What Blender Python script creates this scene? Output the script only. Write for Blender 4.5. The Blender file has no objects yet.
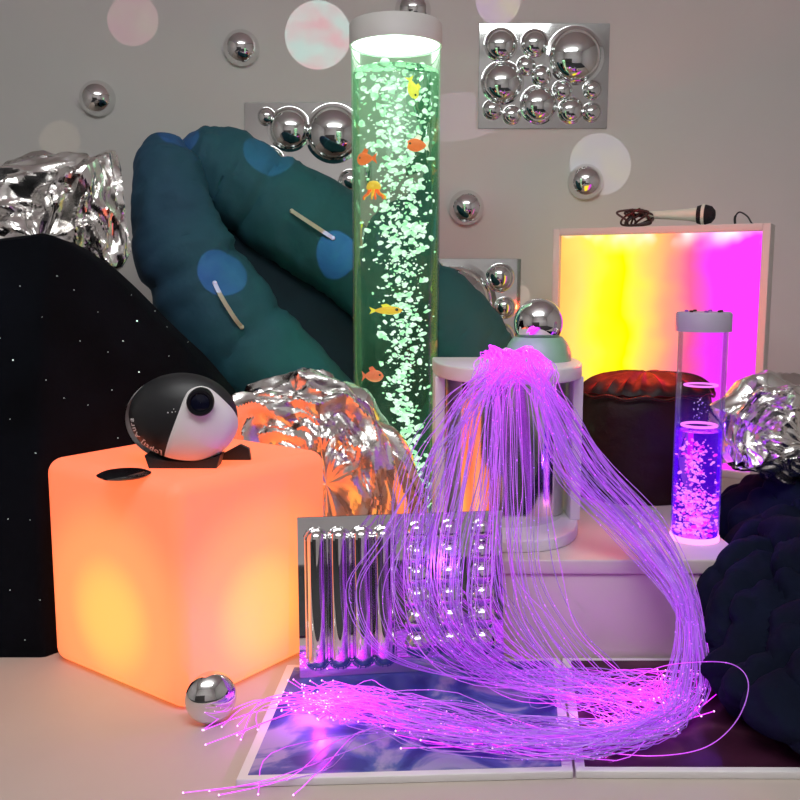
import bpy, bmesh, math, random
from mathutils import Vector, Matrix, noise, Quaternion
random.seed(7)
C = bpy.context.scene.collection
SC = bpy.context.scene
PI = math.pi

# ------------------------------------------------------------------ camera
F = 900.0
CAMH = 0.756
PITCH = math.atan(120.0 / F)
cam_d = bpy.data.cameras.new('camera'); cam_d.sensor_width = 36; cam_d.lens = F / 800 * 36
cam_d.clip_start = 0.02
cam = bpy.data.objects.new('camera', cam_d); C.objects.link(cam)
cam.location = (0, 0, CAMH); cam.rotation_euler = (PI / 2 - PITCH, 0, 0)
SC.camera = cam
cp, sp = math.cos(PITCH), math.sin(PITCH)

def ray(px, py):
    u = (px - 400) / F; v = (400 - py) / F
    return Vector((u, cp + v * sp, -sp + v * cp))
def P(px, py, Y):
    d = ray(px, py); return Vector((0, 0, CAMH)) + d * (Y / d.y)
def G(px, py, h=0.0):
    d = ray(px, py); return Vector((0, 0, CAMH)) + d * ((h - CAMH) / d.z)
def pxm(n, Y): return n / F * Y

# ------------------------------------------------------------------ materials
def lin(r, g, b):
    f = lambda c: (c / 255 / 12.92) if c / 255 <= .04045 else ((c / 255 + .055) / 1.055) ** 2.4
    return (f(r), f(g), f(b), 1)
def newmat(name):
    m = bpy.data.materials.new(name); m.use_nodes = True
    nt = m.node_tree; nt.nodes.clear()
    out = nt.nodes.new('ShaderNodeOutputMaterial')
    return m, nt, out
def nd(nt, t, **kw):
    n = nt.nodes.new(t)
    for k, v in kw.items():
        if k in n.inputs: n.inputs[k].default_value = v
        else: setattr(n, k, v)
    return n
def pbr(name, col, rough=.5, metal=0, noise_amt=0.06, scale=20, bump=0, bscale=60, emis=None, estr=0, spec=.5, coat=0):
    m, nt, out = newmat(name)
    b = nd(nt, 'ShaderNodeBsdfPrincipled')
    b.inputs['Roughness'].default_value = rough; b.inputs['Metallic'].default_value = metal
    b.inputs['Specular IOR Level'].default_value = spec
    b.inputs['Coat Weight'].default_value = coat
    tc = nd(nt, 'ShaderNodeTexCoord')
    nz = nd(nt, 'ShaderNodeTexNoise'); nz.inputs['Scale'].default_value = scale; nz.inputs['Detail'].default_value = 4
    nt.links.new(tc.outputs['Object'], nz.inputs['Vector'])
    cr = nd(nt, 'ShaderNodeValToRGB')
    c = Vector(col[:3])
    cr.color_ramp.elements[0].color = (*(c * (1 - noise_amt)), 1); cr.color_ramp.elements[0].position = .3
    cr.color_ramp.elements[1].color = (*[min(1, x * (1 + noise_amt)) for x in c], 1); cr.color_ramp.elements[1].position = .7
    nt.links.new(nz.outputs['Fac'], cr.inputs['Fac']); nt.links.new(cr.outputs['Color'], b.inputs['Base Color'])
    if bump:
        n2 = nd(nt, 'ShaderNodeTexNoise'); n2.inputs['Scale'].default_value = bscale; n2.inputs['Detail'].default_value = 5
        bp = nd(nt, 'ShaderNodeBump'); bp.inputs['Strength'].default_value = bump; bp.inputs['Distance'].default_value = .01
        nt.links.new(tc.outputs['Object'], n2.inputs['Vector'])
        nt.links.new(n2.outputs['Fac'], bp.inputs['Height']); nt.links.new(bp.outputs['Normal'], b.inputs['Normal'])
    if emis:
        b.inputs['Emission Color'].default_value = emis; b.inputs['Emission Strength'].default_value = estr
    nt.links.new(b.outputs['BSDF'], out.inputs['Surface'])
    return m
def emit(name, col, s, sample=True):
    m, nt, out = newmat(name)
    e = nd(nt, 'ShaderNodeEmission'); e.inputs['Color'].default_value = col; e.inputs['Strength'].default_value = s
    nt.links.new(e.outputs[0], out.inputs['Surface'])
    if not sample: m.cycles.emission_sampling = 'NONE'
    return m
def clearmat(name, tint=(1, 1, 1, 1), refl=.25):
    """thin clear acrylic: transparent with a fresnel sheen"""
    m, nt, out = newmat(name)
    t = nd(nt, 'ShaderNodeBsdfTransparent'); t.inputs['Color'].default_value = tint
    g = nd(nt, 'ShaderNodeBsdfGlossy'); g.inputs['Roughness'].default_value = .03
    lw = nd(nt, 'ShaderNodeLayerWeight'); lw.inputs['Blend'].default_value = refl
    mx = nd(nt, 'ShaderNodeMixShader')
    mul = nd(nt, 'ShaderNodeMath', operation='MULTIPLY'); mul.inputs[1].default_value = .6
    nt.links.new(lw.outputs['Fresnel'], mul.inputs[0]); nt.links.new(mul.outputs[0], mx.inputs[0])
    nt.links.new(t.outputs[0], mx.inputs[1]); nt.links.new(g.outputs[0], mx.inputs[2])
    nt.links.new(mx.outputs[0], out.inputs['Surface'])
    return m
def glow_acrylic(name, tint, refl, col, z0, z1, s0, s1):  # emission gradient imitates the coloured haze inside the tube
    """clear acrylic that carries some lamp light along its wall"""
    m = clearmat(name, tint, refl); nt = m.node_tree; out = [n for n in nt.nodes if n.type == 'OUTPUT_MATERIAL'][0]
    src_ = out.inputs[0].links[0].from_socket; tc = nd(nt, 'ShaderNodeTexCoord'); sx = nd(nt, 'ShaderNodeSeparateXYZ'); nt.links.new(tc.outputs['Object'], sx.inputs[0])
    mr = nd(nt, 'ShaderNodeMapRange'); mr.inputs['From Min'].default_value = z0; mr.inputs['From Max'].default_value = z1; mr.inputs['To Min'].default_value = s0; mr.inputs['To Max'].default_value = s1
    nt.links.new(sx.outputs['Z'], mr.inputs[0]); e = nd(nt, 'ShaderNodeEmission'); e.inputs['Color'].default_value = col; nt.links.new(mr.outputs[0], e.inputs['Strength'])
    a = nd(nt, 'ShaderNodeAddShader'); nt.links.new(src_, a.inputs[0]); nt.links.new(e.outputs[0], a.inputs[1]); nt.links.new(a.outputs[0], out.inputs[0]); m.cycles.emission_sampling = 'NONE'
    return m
def watermat(name, tint, ior=1.33, ecol=None, es=0.0):  # tint and emission paint scattered lamp light into the water
    m, nt, out = newmat(name)
    g = nd(nt, 'ShaderNodeBsdfGlass'); g.inputs['Color'].default_value = tint; g.inputs['IOR'].default_value = ior; g.inputs['Roughness'].default_value = 0
    last = g
    if ecol:
        e = nd(nt, 'ShaderNodeEmission'); e.inputs['Color'].default_value = ecol; e.inputs['Strength'].default_value = es
        a = nd(nt, 'ShaderNodeAddShader'); nt.links.new(g.outputs[0], a.inputs[0]); nt.links.new(e.outputs[0], a.inputs[1]); last = a
        m.cycles.emission_sampling = 'NONE'
    nt.links.new(last.outputs[0], out.inputs['Surface'])
    return m

M = {}
M['wall'] = pbr('wall_paint', lin(205, 204, 201), .9, 0, .02, 3)
M['dark_wall'] = pbr('dark_wall_paint', lin(228, 226, 224), .9, 0, .05, 3)
M['ceiling'] = pbr('ceiling_paint', lin(215, 213, 210), .9, 0, .02, 3)
M['floor'] = pbr('white_floor_vinyl', lin(192, 180, 170), .55, 0, .025, 5)
M['chrome'] = pbr('mirror_chrome', (.80, .80, .80, 1), .03, 1, .01, 5)
M['panel_chrome'] = pbr('mirror_acrylic', (.74, .77, .76, 1), .05, 1, .02, 5)
M['foil'] = pbr('silver_foil', (.80, .79, .77, 1), .22, 1, .03, 30, .04, 60)
M['black_cloth'] = pbr('black_star_cloth', (.0022, .0030, .0055, 1), .95, 0, .5, 5, .15, 90, spec=.1)
M['white_plastic'] = pbr('white_plastic', lin(225, 222, 222), .4, 0, .02, 10)
M['white_laminate'] = pbr('white_laminate', lin(205, 195, 186), .45, 0, .02, 6)
M['black_plastic'] = pbr('black_plastic', (.012, .013, .015, 1), .45, 0, .05, 20)
M['navy'] = pbr('navy_quilt', (.0032, .0058, .0185, 1), .85, 0, .25, 12, .3, 40, spec=.12)
M['black_vinyl'] = pbr('black_vinyl', (.013, .0035, .005, 1), .5, 0, .1, 10, .25, 30, spec=.25)
for n_ in M['black_vinyl'].node_tree.nodes:
    if n_.type == 'BSDF_PRINCIPLED':
        n_.inputs['Sheen Weight'].default_value = .8; n_.inputs['Sheen Tint'].default_value = (1, .03, .02, 1); n_.inputs['Sheen Roughness'].default_value = .35  # red sheen and reddish base paint in the light panel's glow
M['mint'] = pbr('mint_plastic', lin(135, 185, 150), .45, 0, .03, 10)
M['strap'] = pbr('cream_webbing', lin(190, 190, 165), .5, 0, .05, 40)
M['brown_cable'] = pbr('brown_cable', (.05, .014, .012, 1), .4, 0, .1, 40)
M['mic_white'] = pbr('mic_cream_plastic', lin(225, 222, 205), .35, 0, .03, 20)
M['mesh_black'] = pbr('mic_black_foam', (.012, .008, .012, 1), .8, 0, .3, 300, .6, 400)
M['white_letter'] = pbr('white_lettering', (.85, .85, .85, 1), .5, 0, .02, 20)
M['lens_glass'] = pbr('lens_glass', (.004, .005, .016, 1), .12, 0, .1, 10, spec=.3)
M['star'] = emit('star_point', (.9, 1, .95, 1), 2.2, False)
M['cap_glow'] = emit('cap_light_disc', (.95, 1, .92, 1), 3.0)

# teal inflatable fabric: blue projector light painted into the colour towards one end
m, nt, out = newmat('teal_flocked_fabric')
b = nd(nt, 'ShaderNodeBsdfPrincipled'); b.inputs['Roughness'].default_value = .75; b.inputs['Specular IOR Level'].default_value = .25
tc = nd(nt, 'ShaderNodeTexCoord'); sx = nd(nt, 'ShaderNodeSeparateXYZ'); nt.links.new(tc.outputs['Object'], sx.inputs[0])
mr = nd(nt, 'ShaderNodeMapRange'); mr.inputs['From Min'].default_value = -.75; mr.inputs['From Max'].default_value = -.30
nz = nd(nt, 'ShaderNodeTexNoise'); nz.inputs['Scale'].default_value = 5
nt.links.new(tc.outputs['Object'], nz.inputs['Vector'])
ma = nd(nt, 'ShaderNodeMath', operation='ADD'); ms = nd(nt, 'ShaderNodeMath', operation='MULTIPLY_ADD'); ms.inputs[1].default_value = .3; ms.inputs[2].default_value = -.15
nt.links.new(nz.outputs['Fac'], ms.inputs[0]); nt.links.new(sx.outputs['X'], ma.inputs[0]); nt.links.new(ms.outputs[0], ma.inputs[1])
nt.links.new(ma.outputs[0], mr.inputs['Value'])
cr = nd(nt, 'ShaderNodeValToRGB'); cr.color_ramp.elements[0].color = (.022, .055, .112, 1); cr.color_ramp.elements[1].color = (.018, .108, .118, 1)
nt.links.new(mr.outputs[0], cr.inputs[0]); nt.links.new(cr.outputs[0], b.inputs['Base Color'])
n2 = nd(nt, 'ShaderNodeTexNoise'); n2.inputs['Scale'].default_value = 14; n2.inputs['Detail'].default_value = 3
bp = nd(nt, 'ShaderNodeBump'); bp.inputs['Strength'].default_value = .25; bp.inputs['Distance'].default_value = .02
nt.links.new(tc.outputs['Object'], n2.inputs['Vector']); nt.links.new(n2.outputs['Fac'], bp.inputs['Height']); nt.links.new(bp.outputs[0], b.inputs['Normal'])
nt.links.new(b.outputs[0], out.inputs[0]); M['teal'] = m
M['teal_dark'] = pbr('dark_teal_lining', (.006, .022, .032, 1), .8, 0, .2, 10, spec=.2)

# ------------------------------------------------------------------ geometry helpers
class MB:
    def __init__(s): s.v = []; s.f = []; s.mi = []; s.attr = None
    def add(s, verts, faces, mi=0):
        o = len(s.v); s.v += [Vector(x) for x in verts]
        s.f += [[i + o for i in f] for f in faces]; s.mi += [mi] * len(faces)
    def grid(s, fn, nu, nv, closed_u=False, mi=0, flip=False):
        vs = []
        for j in range(nv + 1):
            for i in range(nu if closed_u else nu + 1): vs.append(fn(i / nu, j / nv))
        w = nu if closed_u else nu + 1
        fs = []
        for j in range(nv):
            for i in range(nu):
                i2 = (i + 1) % w
                q = [j * w + i, j * w + i2, (j + 1) * w + i2, (j + 1) * w + i]
                fs.append(q[::-1] if flip else q)
        s.add(vs, fs, mi)
    def lathe(s, prof, n=48, origin=(0, 0, 0), mat=None, mi=0, caps=True):
        vs, fs = [], []; o = Vector(origin)
        for r, z in prof:
            for k in range(n):
                a = 2 * PI * k / n; p = Vector((r * math.cos(a), r * math.sin(a), z))
                if mat is not None: p = mat @ p
                vs.append(p + o)
        for j in range(len(prof) - 1):
            for k in range(n):
                fs.append([j * n + k, j * n + (k + 1) % n, (j + 1) * n + (k + 1) % n, (j + 1) * n + k])
        if caps:
            fs.append(list(range(n))[::-1]); fs.append([(len(prof) - 1) * n + k for k in range(n)])
        s.add(vs, fs, mi)
    def tube(s, pts, r, n=6, mi=0, caps=True):
        pts = [Vector(p) for p in pts]; rs = r if isinstance(r, (list, tuple)) else [r] * len(pts)
        fr = frames(pts); vs, fs = [], []
        for p, (t, a, b_), rr in zip(pts, fr, rs):
            for k in range(n):
                th = 2 * PI * k / n; vs.append(p + (a * math.cos(th) + b_ * math.sin(th)) * rr)
        for j in range(len(pts) - 1):
            for k in range(n):
                fs.append([j * n + k, j * n + (k + 1) % n, (j + 1) * n + (k + 1) % n, (j + 1) * n + k])
        if caps:
            fs.append(list(range(n))[::-1]); fs.append([(len(pts) - 1) * n + k for k in range(n)])
        s.add(vs, fs, mi)
    def sphere(s, c, r, nu=24, nv=12, mat=None, mi=0):
        c = Vector(c); rr = r if isinstance(r, (tuple, list, Vector)) else (r, r, r)
        vs, fs = [], []
        for j in range(1, nv):
            ph = PI * j / nv
            for i in range(nu):
                th = 2 * PI * i / nu
                p = Vector((rr[0] * math.sin(ph) * math.cos(th), rr[1] * math.sin(ph) * math.sin(th), rr[2] * math.cos(ph)))
                vs.append((mat @ p if mat is not None else p) + c)
        t = Vector((0, 0, rr[2])); bt = Vector((0, 0, -rr[2]))
        vs.append((mat @ t if mat is not None else t) + c); vs.append((mat @ bt if mat is not None else bt) + c)
        n = (nv - 1) * nu
        for j in range(nv - 2):
            for i in range(nu):
                fs.append([j * nu + i, (j + 1) * nu + i, (j + 1) * nu + (i + 1) % nu, j * nu + (i + 1) % nu])
        for i in range(nu):
            fs.append([n, i, (i + 1) % nu]); fs.append([n + 1, (nv - 2) * nu + (i + 1) % nu, (nv - 2) * nu + i])
        s.add(vs, fs, mi)
    def box(s, lo, hi, mat=None, mi=0):
        vs = [Vector((x, y, z)) for z in (lo[2], hi[2]) for y in (lo[1], hi[1]) for x in (lo[0], hi[0])]
        if mat is not None: vs = [mat @ v for v in vs]
        s.add(vs, [[0, 2, 3, 1], [4, 5, 7, 6], [0, 1, 5, 4], [2, 6, 7, 3], [0, 4, 6, 2], [1, 3, 7, 5]], mi)
    def prism(s, outline, z0, z1, mat=None, mi=0):
        n = len(outline)
        vs = [Vector((x, y, z0)) for x, y in outline] + [Vector((x, y, z1)) for x, y in outline]
        if mat is not None: vs = [mat @ v for v in vs]
        fs = [list(range(n))[::-1], list(range(n, 2 * n))] + [[i, (i + 1) % n, n + (i + 1) % n, n + i] for i in range(n)]
        s.add(vs, fs, mi)
    def build(s, name, mats, parent=None, smooth=True, bevel=0, sharp=None, merge=False):
        me = bpy.data.meshes.new(name)
        me.from_pydata([tuple(v) for v in s.v], [], s.f)
        if not isinstance(mats, (list, tuple)): mats = [mats]
        for mm in mats: me.materials.append(mm)
        me.polygons.foreach_set('material_index', s.mi)
        bm = bmesh.new(); bm.from_mesh(me)
        if merge: bmesh.ops.remove_doubles(bm, verts=bm.verts, dist=1e-5)
        if bevel:
            es = [e for e in bm.edges if len(e.link_faces) == 2 and e.calc_face_angle(0) > .6]
            bmesh.ops.bevel(bm, geom=es, offset=bevel, segments=3, profile=.5, affect='EDGES', clamp_overlap=True)
        bmesh.ops.recalc_face_normals(bm, faces=bm.faces)
        bm.to_mesh(me); bm.free()
        if smooth:
            me.polygons.foreach_set('use_smooth', [True] * len(me.polygons))
            me.set_sharp_from_angle(angle=sharp if sharp else math.radians(40))
        me.update()
        o = bpy.data.objects.new(name, me); C.objects.link(o)
        if parent: adopt(o, parent)
        return o

def adopt(o, parent):
    o.parent = parent
    o.matrix_parent_inverse = Matrix.LocRotScale(parent.location, parent.rotation_euler, None).inverted() if parent.parent is None else Matrix.Identity(4)
def frames(pts):
    ts = []
    for i in range(len(pts)):
        d = pts[min(i + 1, len(pts) - 1)] - pts[max(i - 1, 0)]
        ts.append(d.normalized() if d.length > 1e-9 else Vector((0, 0, 1)))
    up = Vector((0, 0, 1)) if abs(ts[0].z) < .9 else Vector((1, 0, 0))
    a = ts[0].cross(up).normalized(); res = []
    for t in ts:
        a = (a - t * a.dot(t))
        a = a.normalized() if a.length > 1e-6 else t.orthogonal().normalized()
        res.append((t, a, t.cross(a)))
    return res
def crom(pts, n):
    pts = [Vector(p) for p in pts]; m_ = len(pts) - 1; out_ = []
    for k in range(n):
        s = k / (n - 1) * m_; i = min(int(s), m_ - 1); t = s - i
        p0 = pts[max(i - 1, 0)]; p1 = pts[i]; p2 = pts[i + 1]; p3 = pts[min(i + 2, m_)]
        out_.append(.5 * ((2 * p1) + (p2 - p0) * t + (2 * p0 - 5 * p1 + 4 * p2 - p3) * t * t + (3 * p1 - p0 - 3 * p2 + p3) * t ** 3))
    return out_
def lerp1(tab, t):
    n = len(tab) - 1; s = max(0, min(1, t)) * n; i = min(int(s), n - 1); return tab[i] + (tab[i + 1] - tab[i]) * (s - i)
def tag(o, label, cat, group=None, kind=None):
    o['label'] = label; o['category'] = cat
    if group: o['group'] = group
    if kind: o['kind'] = kind
    return o
def thing(name, label, cat, loc, group=None, rotz=0):
    o = bpy.data.objects.new(name, None); C.objects.link(o); o.location = loc; o.rotation_euler = (0, 0, rotz)
    o.empty_display_size = .05
    return tag(o, label, cat, group)
def dup(root, loc, label, group=None):
    r = root.copy(); C.objects.link(r); r.location = loc; r['label'] = label
    if group: r['group'] = group
    for ch in list(root.children):
        c = ch.copy(); C.objects.link(c); c.parent = r
        for g in ch.children:
            d = g.copy(); C.objects.link(d); d.parent = c
    return r
def fbm(p, sc, oct_=3):
    return noise.fractal(Vector(p) * sc, 1.0, 2.0, oct_)

# ------------------------------------------------------------------ room
WY = 3.1
def struct(name, lo, hi, mat):
    mb = MB(); mb.box(lo, hi); o = mb.build(name, mat, smooth=False); o['kind'] = 'structure'; return o
struct('floor', (-2.4, -1.6, -.08), (2.4, WY, 0), M['floor'])
struct('wall_back', (-2.4, WY, -.08), (2.4, WY + .1, 2.6), M['wall'])
struct('wall_left', (-2.5, -1.6, -.08), (-2.4, WY + .1, 2.6), M['wall'])
struct('wall_right', (2.4, -1.6, -.08), (2.5, WY + .1, 2.6), M['wall'])
struct('wall_rear', (-2.5, -1.7, -.08), (2.5, -1.6, 2.6), M['dark_wall'])
struct('reflection_panel_1', (-2.4, -1.6, 0), (-.02, -1.55, 1.05), pbr('dark_reflection_backing', (.085, .08, .078, 1), .8, 0, .1, 4))  # unseen dark panel, added for the mirrors to reflect
struct('floor_reflection_patch', (-2.4, -1.55, 0), (2.4, 1.02, .006), pbr('charcoal_reflection_patch', (.03, .03, .033, 1), .95, 0, .2, 40))  # unseen dark floor area, added to darken the mirrors' reflections
struct('ceiling', (-2.5, -1.7, 2.6), (2.5, WY + .1, 2.7), M['ceiling'])

# ------------------------------------------------------------------ lights
def area(name, loc, rot, sx_, sy_, power, col=(1, 1, 1)):
    l = bpy.data.lights.new(name, 'AREA'); l.shape = 'RECTANGLE'; l.size = sx_; l.size_y = sy_; l.energy = power; l.color = col
    o = bpy.data.objects.new(name, l); C.objects.link(o); o.location = loc; o.rotation_euler = rot; return o
def point(name, loc, power, col, r=.03):
    l = bpy.data.lights.new(name, 'POINT'); l.energy = power; l.color = col; l.shadow_soft_size = 0
    o = bpy.data.objects.new(name, l); C.objects.link(o); o.location = loc; return o
area('ceiling_light', (-.1, .35, 2.57), (math.radians(12), 0, 0), 2.2, 1.2, 52, (.98, .99, 1))
area('ambient_upfill', (0, .1, 2.05), (PI, 0, 0), 1.6, 1.2, 38, (.98, .99, 1))  # added up-facing fill, raises ambient light off the ceiling
w = bpy.data.worlds.new('world'); SC.world = w; w.use_nodes = True
w.node_tree.nodes['Background'].inputs[0].default_value = (.3, .3, .3, 1); w.node_tree.nodes['Background'].inputs[1].default_value = .2

# ------------------------------------------------------------------ glowing cube
Fc = G(183, 716); Lc = G(52, 660)
ed = (Lc - Fc); s_cube = ed.length; e1 = ed.normalized(); e2 = Vector((-e1.y * -1, e1.x * -1, 0))
e2 = Vector((e1.y, -e1.x, 0))
if e2.y < 0: e2 = -e2
cc = Fc + e1 * s_cube / 2 + e2 * s_cube / 2
h_cube = P(178, 481, Fc.y + .03).z
print('cube', s_cube, h_cube, cc, Fc + e2 * s_cube, Lc + e2 * s_cube)
ang = math.atan2(-e1.y, -e1.x)
cube_m = Matrix.Translation(cc) @ Matrix.Rotation(ang, 4, 'Z')
def gbk(a, b_, c_):
    q = lin(a, b_, c_); return (q[0], q[1] * .70, q[2] * .70, 1)
m, nt, out = newmat('orange_glowing_plastic')
tc = nd(nt, 'ShaderNodeTexCoord'); mp = nd(nt, 'ShaderNodeMapping'); mp.inputs['Location'].default_value = (0, 0, -.135)
nt.links.new(tc.outputs['Object'], mp.inputs[0])
ln = nd(nt, 'ShaderNodeVectorMath', operation='LENGTH'); nt.links.new(mp.outputs[0], ln.inputs[0])
mr = nd(nt, 'ShaderNodeMapRange'); mr.inputs['From Min'].default_value = s_cube * .5; mr.inputs['From Max'].default_value = s_cube * .5 + .12
nt.links.new(ln.outputs['Value'], mr.inputs[0])
cr = nd(nt, 'ShaderNodeValToRGB'); cr.color_ramp.interpolation = 'EASE'
cr.color_ramp.elements[0].color = gbk(255, 194, 86); cr.color_ramp.elements[1].color = gbk(250, 120, 68)
e = cr.color_ramp.elements.new(.35); e.color = gbk(255, 152, 82)
nt.links.new(mr.outputs[0], cr.inputs[0])
b = nd(nt, 'ShaderNodeBsdfPrincipled'); b.inputs['Base Color'].default_value = (.22, .17, .15, 1); b.inputs['Roughness'].default_value = .5
b.inputs['Specular IOR Level'].default_value = .2
nt.links.new(cr.outputs[0], b.inputs['Emission Color']); b.inputs['Emission Strength'].default_value = 1.5
nt.links.new(b.outputs[0], out.inputs[0]); M['cube'] = m
t = thing('light_cube', 'large rounded cube glowing orange, standing on the white floor', 'lamp', (cc.x, cc.y, 0), rotz=ang)
bm = bmesh.new(); bmesh.ops.create_cube(bm, size=1)
for v in bm.verts: v.co = Vector((v.co.x * s_cube, v.co.y * s_cube, (v.co.z + .5) * h_cube))
bmesh.ops.bevel(bm, geom=bm.edges[:], offset=.03, segments=6, profile=.5, affect='EDGES')
me = bpy.data.meshes.new('cube_shell'); bm.to_mesh(me); bm.free(); me.materials.append(M['cube'])
me.polygons.foreach_set('use_smooth', [True] * len(me.polygons))
o = bpy.data.objects.new('cube_shell', me); C.objects.link(o); o.parent = t
pc = G(124, 475, h_cube)
mb = MB(); mb.lathe([(.001, 0), (.044, 0), (.047, .003), (.04, .006), (.001, .004)], 40, (pc.x, pc.y, h_cube - .001))
mb.build('charging_port', pbr('port_gloss_black', (.012, .012, .014, 1), .08, 0, .05, 20, coat=1), t)['label'] = 'glossy black round port in the cube top'

# ------------------------------------------------------------------ star cloth draped over a tall mound
out_px = [(-120, 262), (-60, 246), (0, 238), (40, 232), (62, 240), (95, 262), (120, 285), (145, 310), (190, 352), (225, 392), (250, 430), (275, 470), (300, 520)]
def cloth_front(x):      # plan line of the cloth's foot: straight, then back along the cube
    k = Lc.x - .02
    y0 = Lc.y + .012
    return y0 if x < k else y0 + (x - k) * (e2.y / e2.x)
prof = []
for (px, py) in out_px:
    Y = 1.95
    for _ in range(6):
        p = P(px, py, Y); Y = cloth_front(p.x) + .14
    prof.append((p.x, p.z, Y))
def cloth_at(x):
    xs = [p[0] for p in prof]
    if x <= xs[0]: return prof[0][1]
    for a, b_ in zip(prof, prof[1:]):
        if a[0] <= x <= b_[0]:
            k = (x - a[0]) / (b_[0] - a[0]); return a[1] + (b_[1] - a[1]) * k
    return prof[-1][1]
x0, x1 = prof[0][0] - .1, prof[-1][0]
def cloth_fn(u, v):
    x = x0 + (x1 - x0) * u; H = max(.02, cloth_at(x)); yf = cloth_front(x)
    if v < .62:
        k = v / .62; z = H * (k ** .9); y = yf + .14 * k ** 2.2
    elif v < .72:
        k = (v - .62) / .10; z = H - .012 * k * k; y = yf + .14 + .14 * k
    else:
        k = (v - .72) / .28; z = (H - .012) * (1 - k) ; y = yf + .28 + .12 * k
    d = fbm((x, y, z), 4, 3) * .014 * min(1, v * 6) * (1 if v < .95 else 0)
    return Vector((x, y - abs(d) if v < .6 else y, max(0, z + (d * .3 if v > .1 else 0))))
t = thing('star_blanket', 'tall black mound of cloth dotted with tiny white stars behind the orange cube', 'blanket', (-.9, 1.95, 0))
mb = MB(); mb.grid(cloth_fn, 90, 70); mb.build('cloth', M['black_cloth'], t)
stars = [(98, 312), (137, 321), (80, 341), (123, 341), (139, 372), (169, 356), (167, 327), (57, 276), (74, 290), (42, 317), (0, 338), (13, 360), (35, 453), (118, 438),
         (10, 419), (155, 311), (131, 295), (36, 453), (40, 600), (10, 590), (8, 519), (30, 520), (112, 390), (64, 398), (188, 342), (20, 286), (88, 405), (25, 640), (46, 380), (108, 352)]
for i, (px, py) in enumerate(stars):
    # ray march to the cloth's front
    best = None
    for k in range(400):
        Y = 1.6 + k * .002; p = P(px, py, Y); H = cloth_at(p.x)
        if p.z < H:
            kk = max(0, p.z / H) ** (1 / .9)
            if Y >= cloth_front(p.x) + .14 * kk ** 2.2 - .017: best = p; break
    if best is None: continue
    mb = MB(); mb.sphere(best, (.0007, .0010, .0009)[i % 3] * (1.5 if i in (1, 3, 4, 11) else .7), 8, 6); mb.build('star_light', M['star'], t)

# ------------------------------------------------------------------ crumpled foil
def tri_field(seed, nu, nv, period):
    """piecewise planar random field over a jittered triangle lattice"""
    rnd = random.Random(seed); vals = {}
    def val(i, j):
        k = (i % nu if period else i, j)
        if k not in vals: vals[k] = rnd.uniform(-1, 1)
        return vals[k]
    def f(u, v):
        x = u * nu; y = v * nv; i, j = math.floor(x), math.floor(y); a, b_ = x - i, y - j
        if (i * 7 + j * 3 + seed) % 2:      # alternate the diagonal
            if a + b_ < 1: return val(i, j) * (1 - a - b_) + val(i + 1, j) * a + val(i, j + 1) * b_
            return val(i + 1, j + 1) * (a + b_ - 1) + val(i, j + 1) * (1 - a) + val(i + 1, j) * (1 - b_)
        if a > b_: return val(i, j) * (1 - a) + val(i + 1, j) * (a - b_) + val(i + 1, j + 1) * b_
        return val(i, j) * (1 - b_) + val(i, j + 1) * (b_ - a) + val(i + 1, j + 1) * a
    return f
def foil_sheet(base, nu, nv, amp, seed, fq=1.0):
    f1 = tri_field(seed, int(15 * fq), int(11 * fq), True); f2 = tri_field(seed + 1, int(31 * fq), int(23 * fq), True); f3 = tri_field(seed + 2, int(9 * fq), int(30 * fq), True)
    mb = MB()
    def fn(u, v):
        p, n_, edge = base(u, v)
        uu = u + .035 * math.sin(v * 17 + seed) + .02 * math.sin(v * 41); vv = v + .04 * math.sin(u * 2 * PI * 3 + seed) + .02 * math.sin(u * 2 * PI * 8)
        h = f1(uu, vv) * .042 + f2(uu + vv * .6, vv) * .016 + f3(uu - vv * .5, vv) * .020
        return p + n_ * h * amp * edge
    mb.grid(fn, nu, nv)
    return mb
def dome_base(c, rx, ry, rz, a0, a1, ztop=1.0, low=-.25):
    """a cap of an ellipsoid, from the crown down to below its middle"""
    c = Vector(c)
    def f(u, v):
        th = a0 + (a1 - a0) * u; ph = v * PI * (.5 - low)
        n_ = Vector((math.sin(ph) * math.cos(th), math.sin(ph) * math.sin(th), math.cos(ph)))
        p = c + Vector((n_.x * rx, n_.y * ry, n_.z * rz))
        return p, n_, min(1, v * 8)
    return f
# foil behind the cube, in front of the tall tube
def front_sheet(c00, c10, c01, c11, bulge):
    """bilinear patch given by four corners with a bulge towards the room"""
    def f(u, v):
        a = c00.lerp(c10, u); b_ = c01.lerp(c11, u); p = a.lerp(b_, v)
        k = 4 * u * (1 - u); k2 = math.sin(PI * min(1, v * 1.0)) ** .6 if 0 < v < 1 else 0
        n_ = Vector((0, -1, .35)).normalized()
        return p + Vector((0, -bulge * k ** .5 * k2, 0)), n_, 1
    return f

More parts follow.
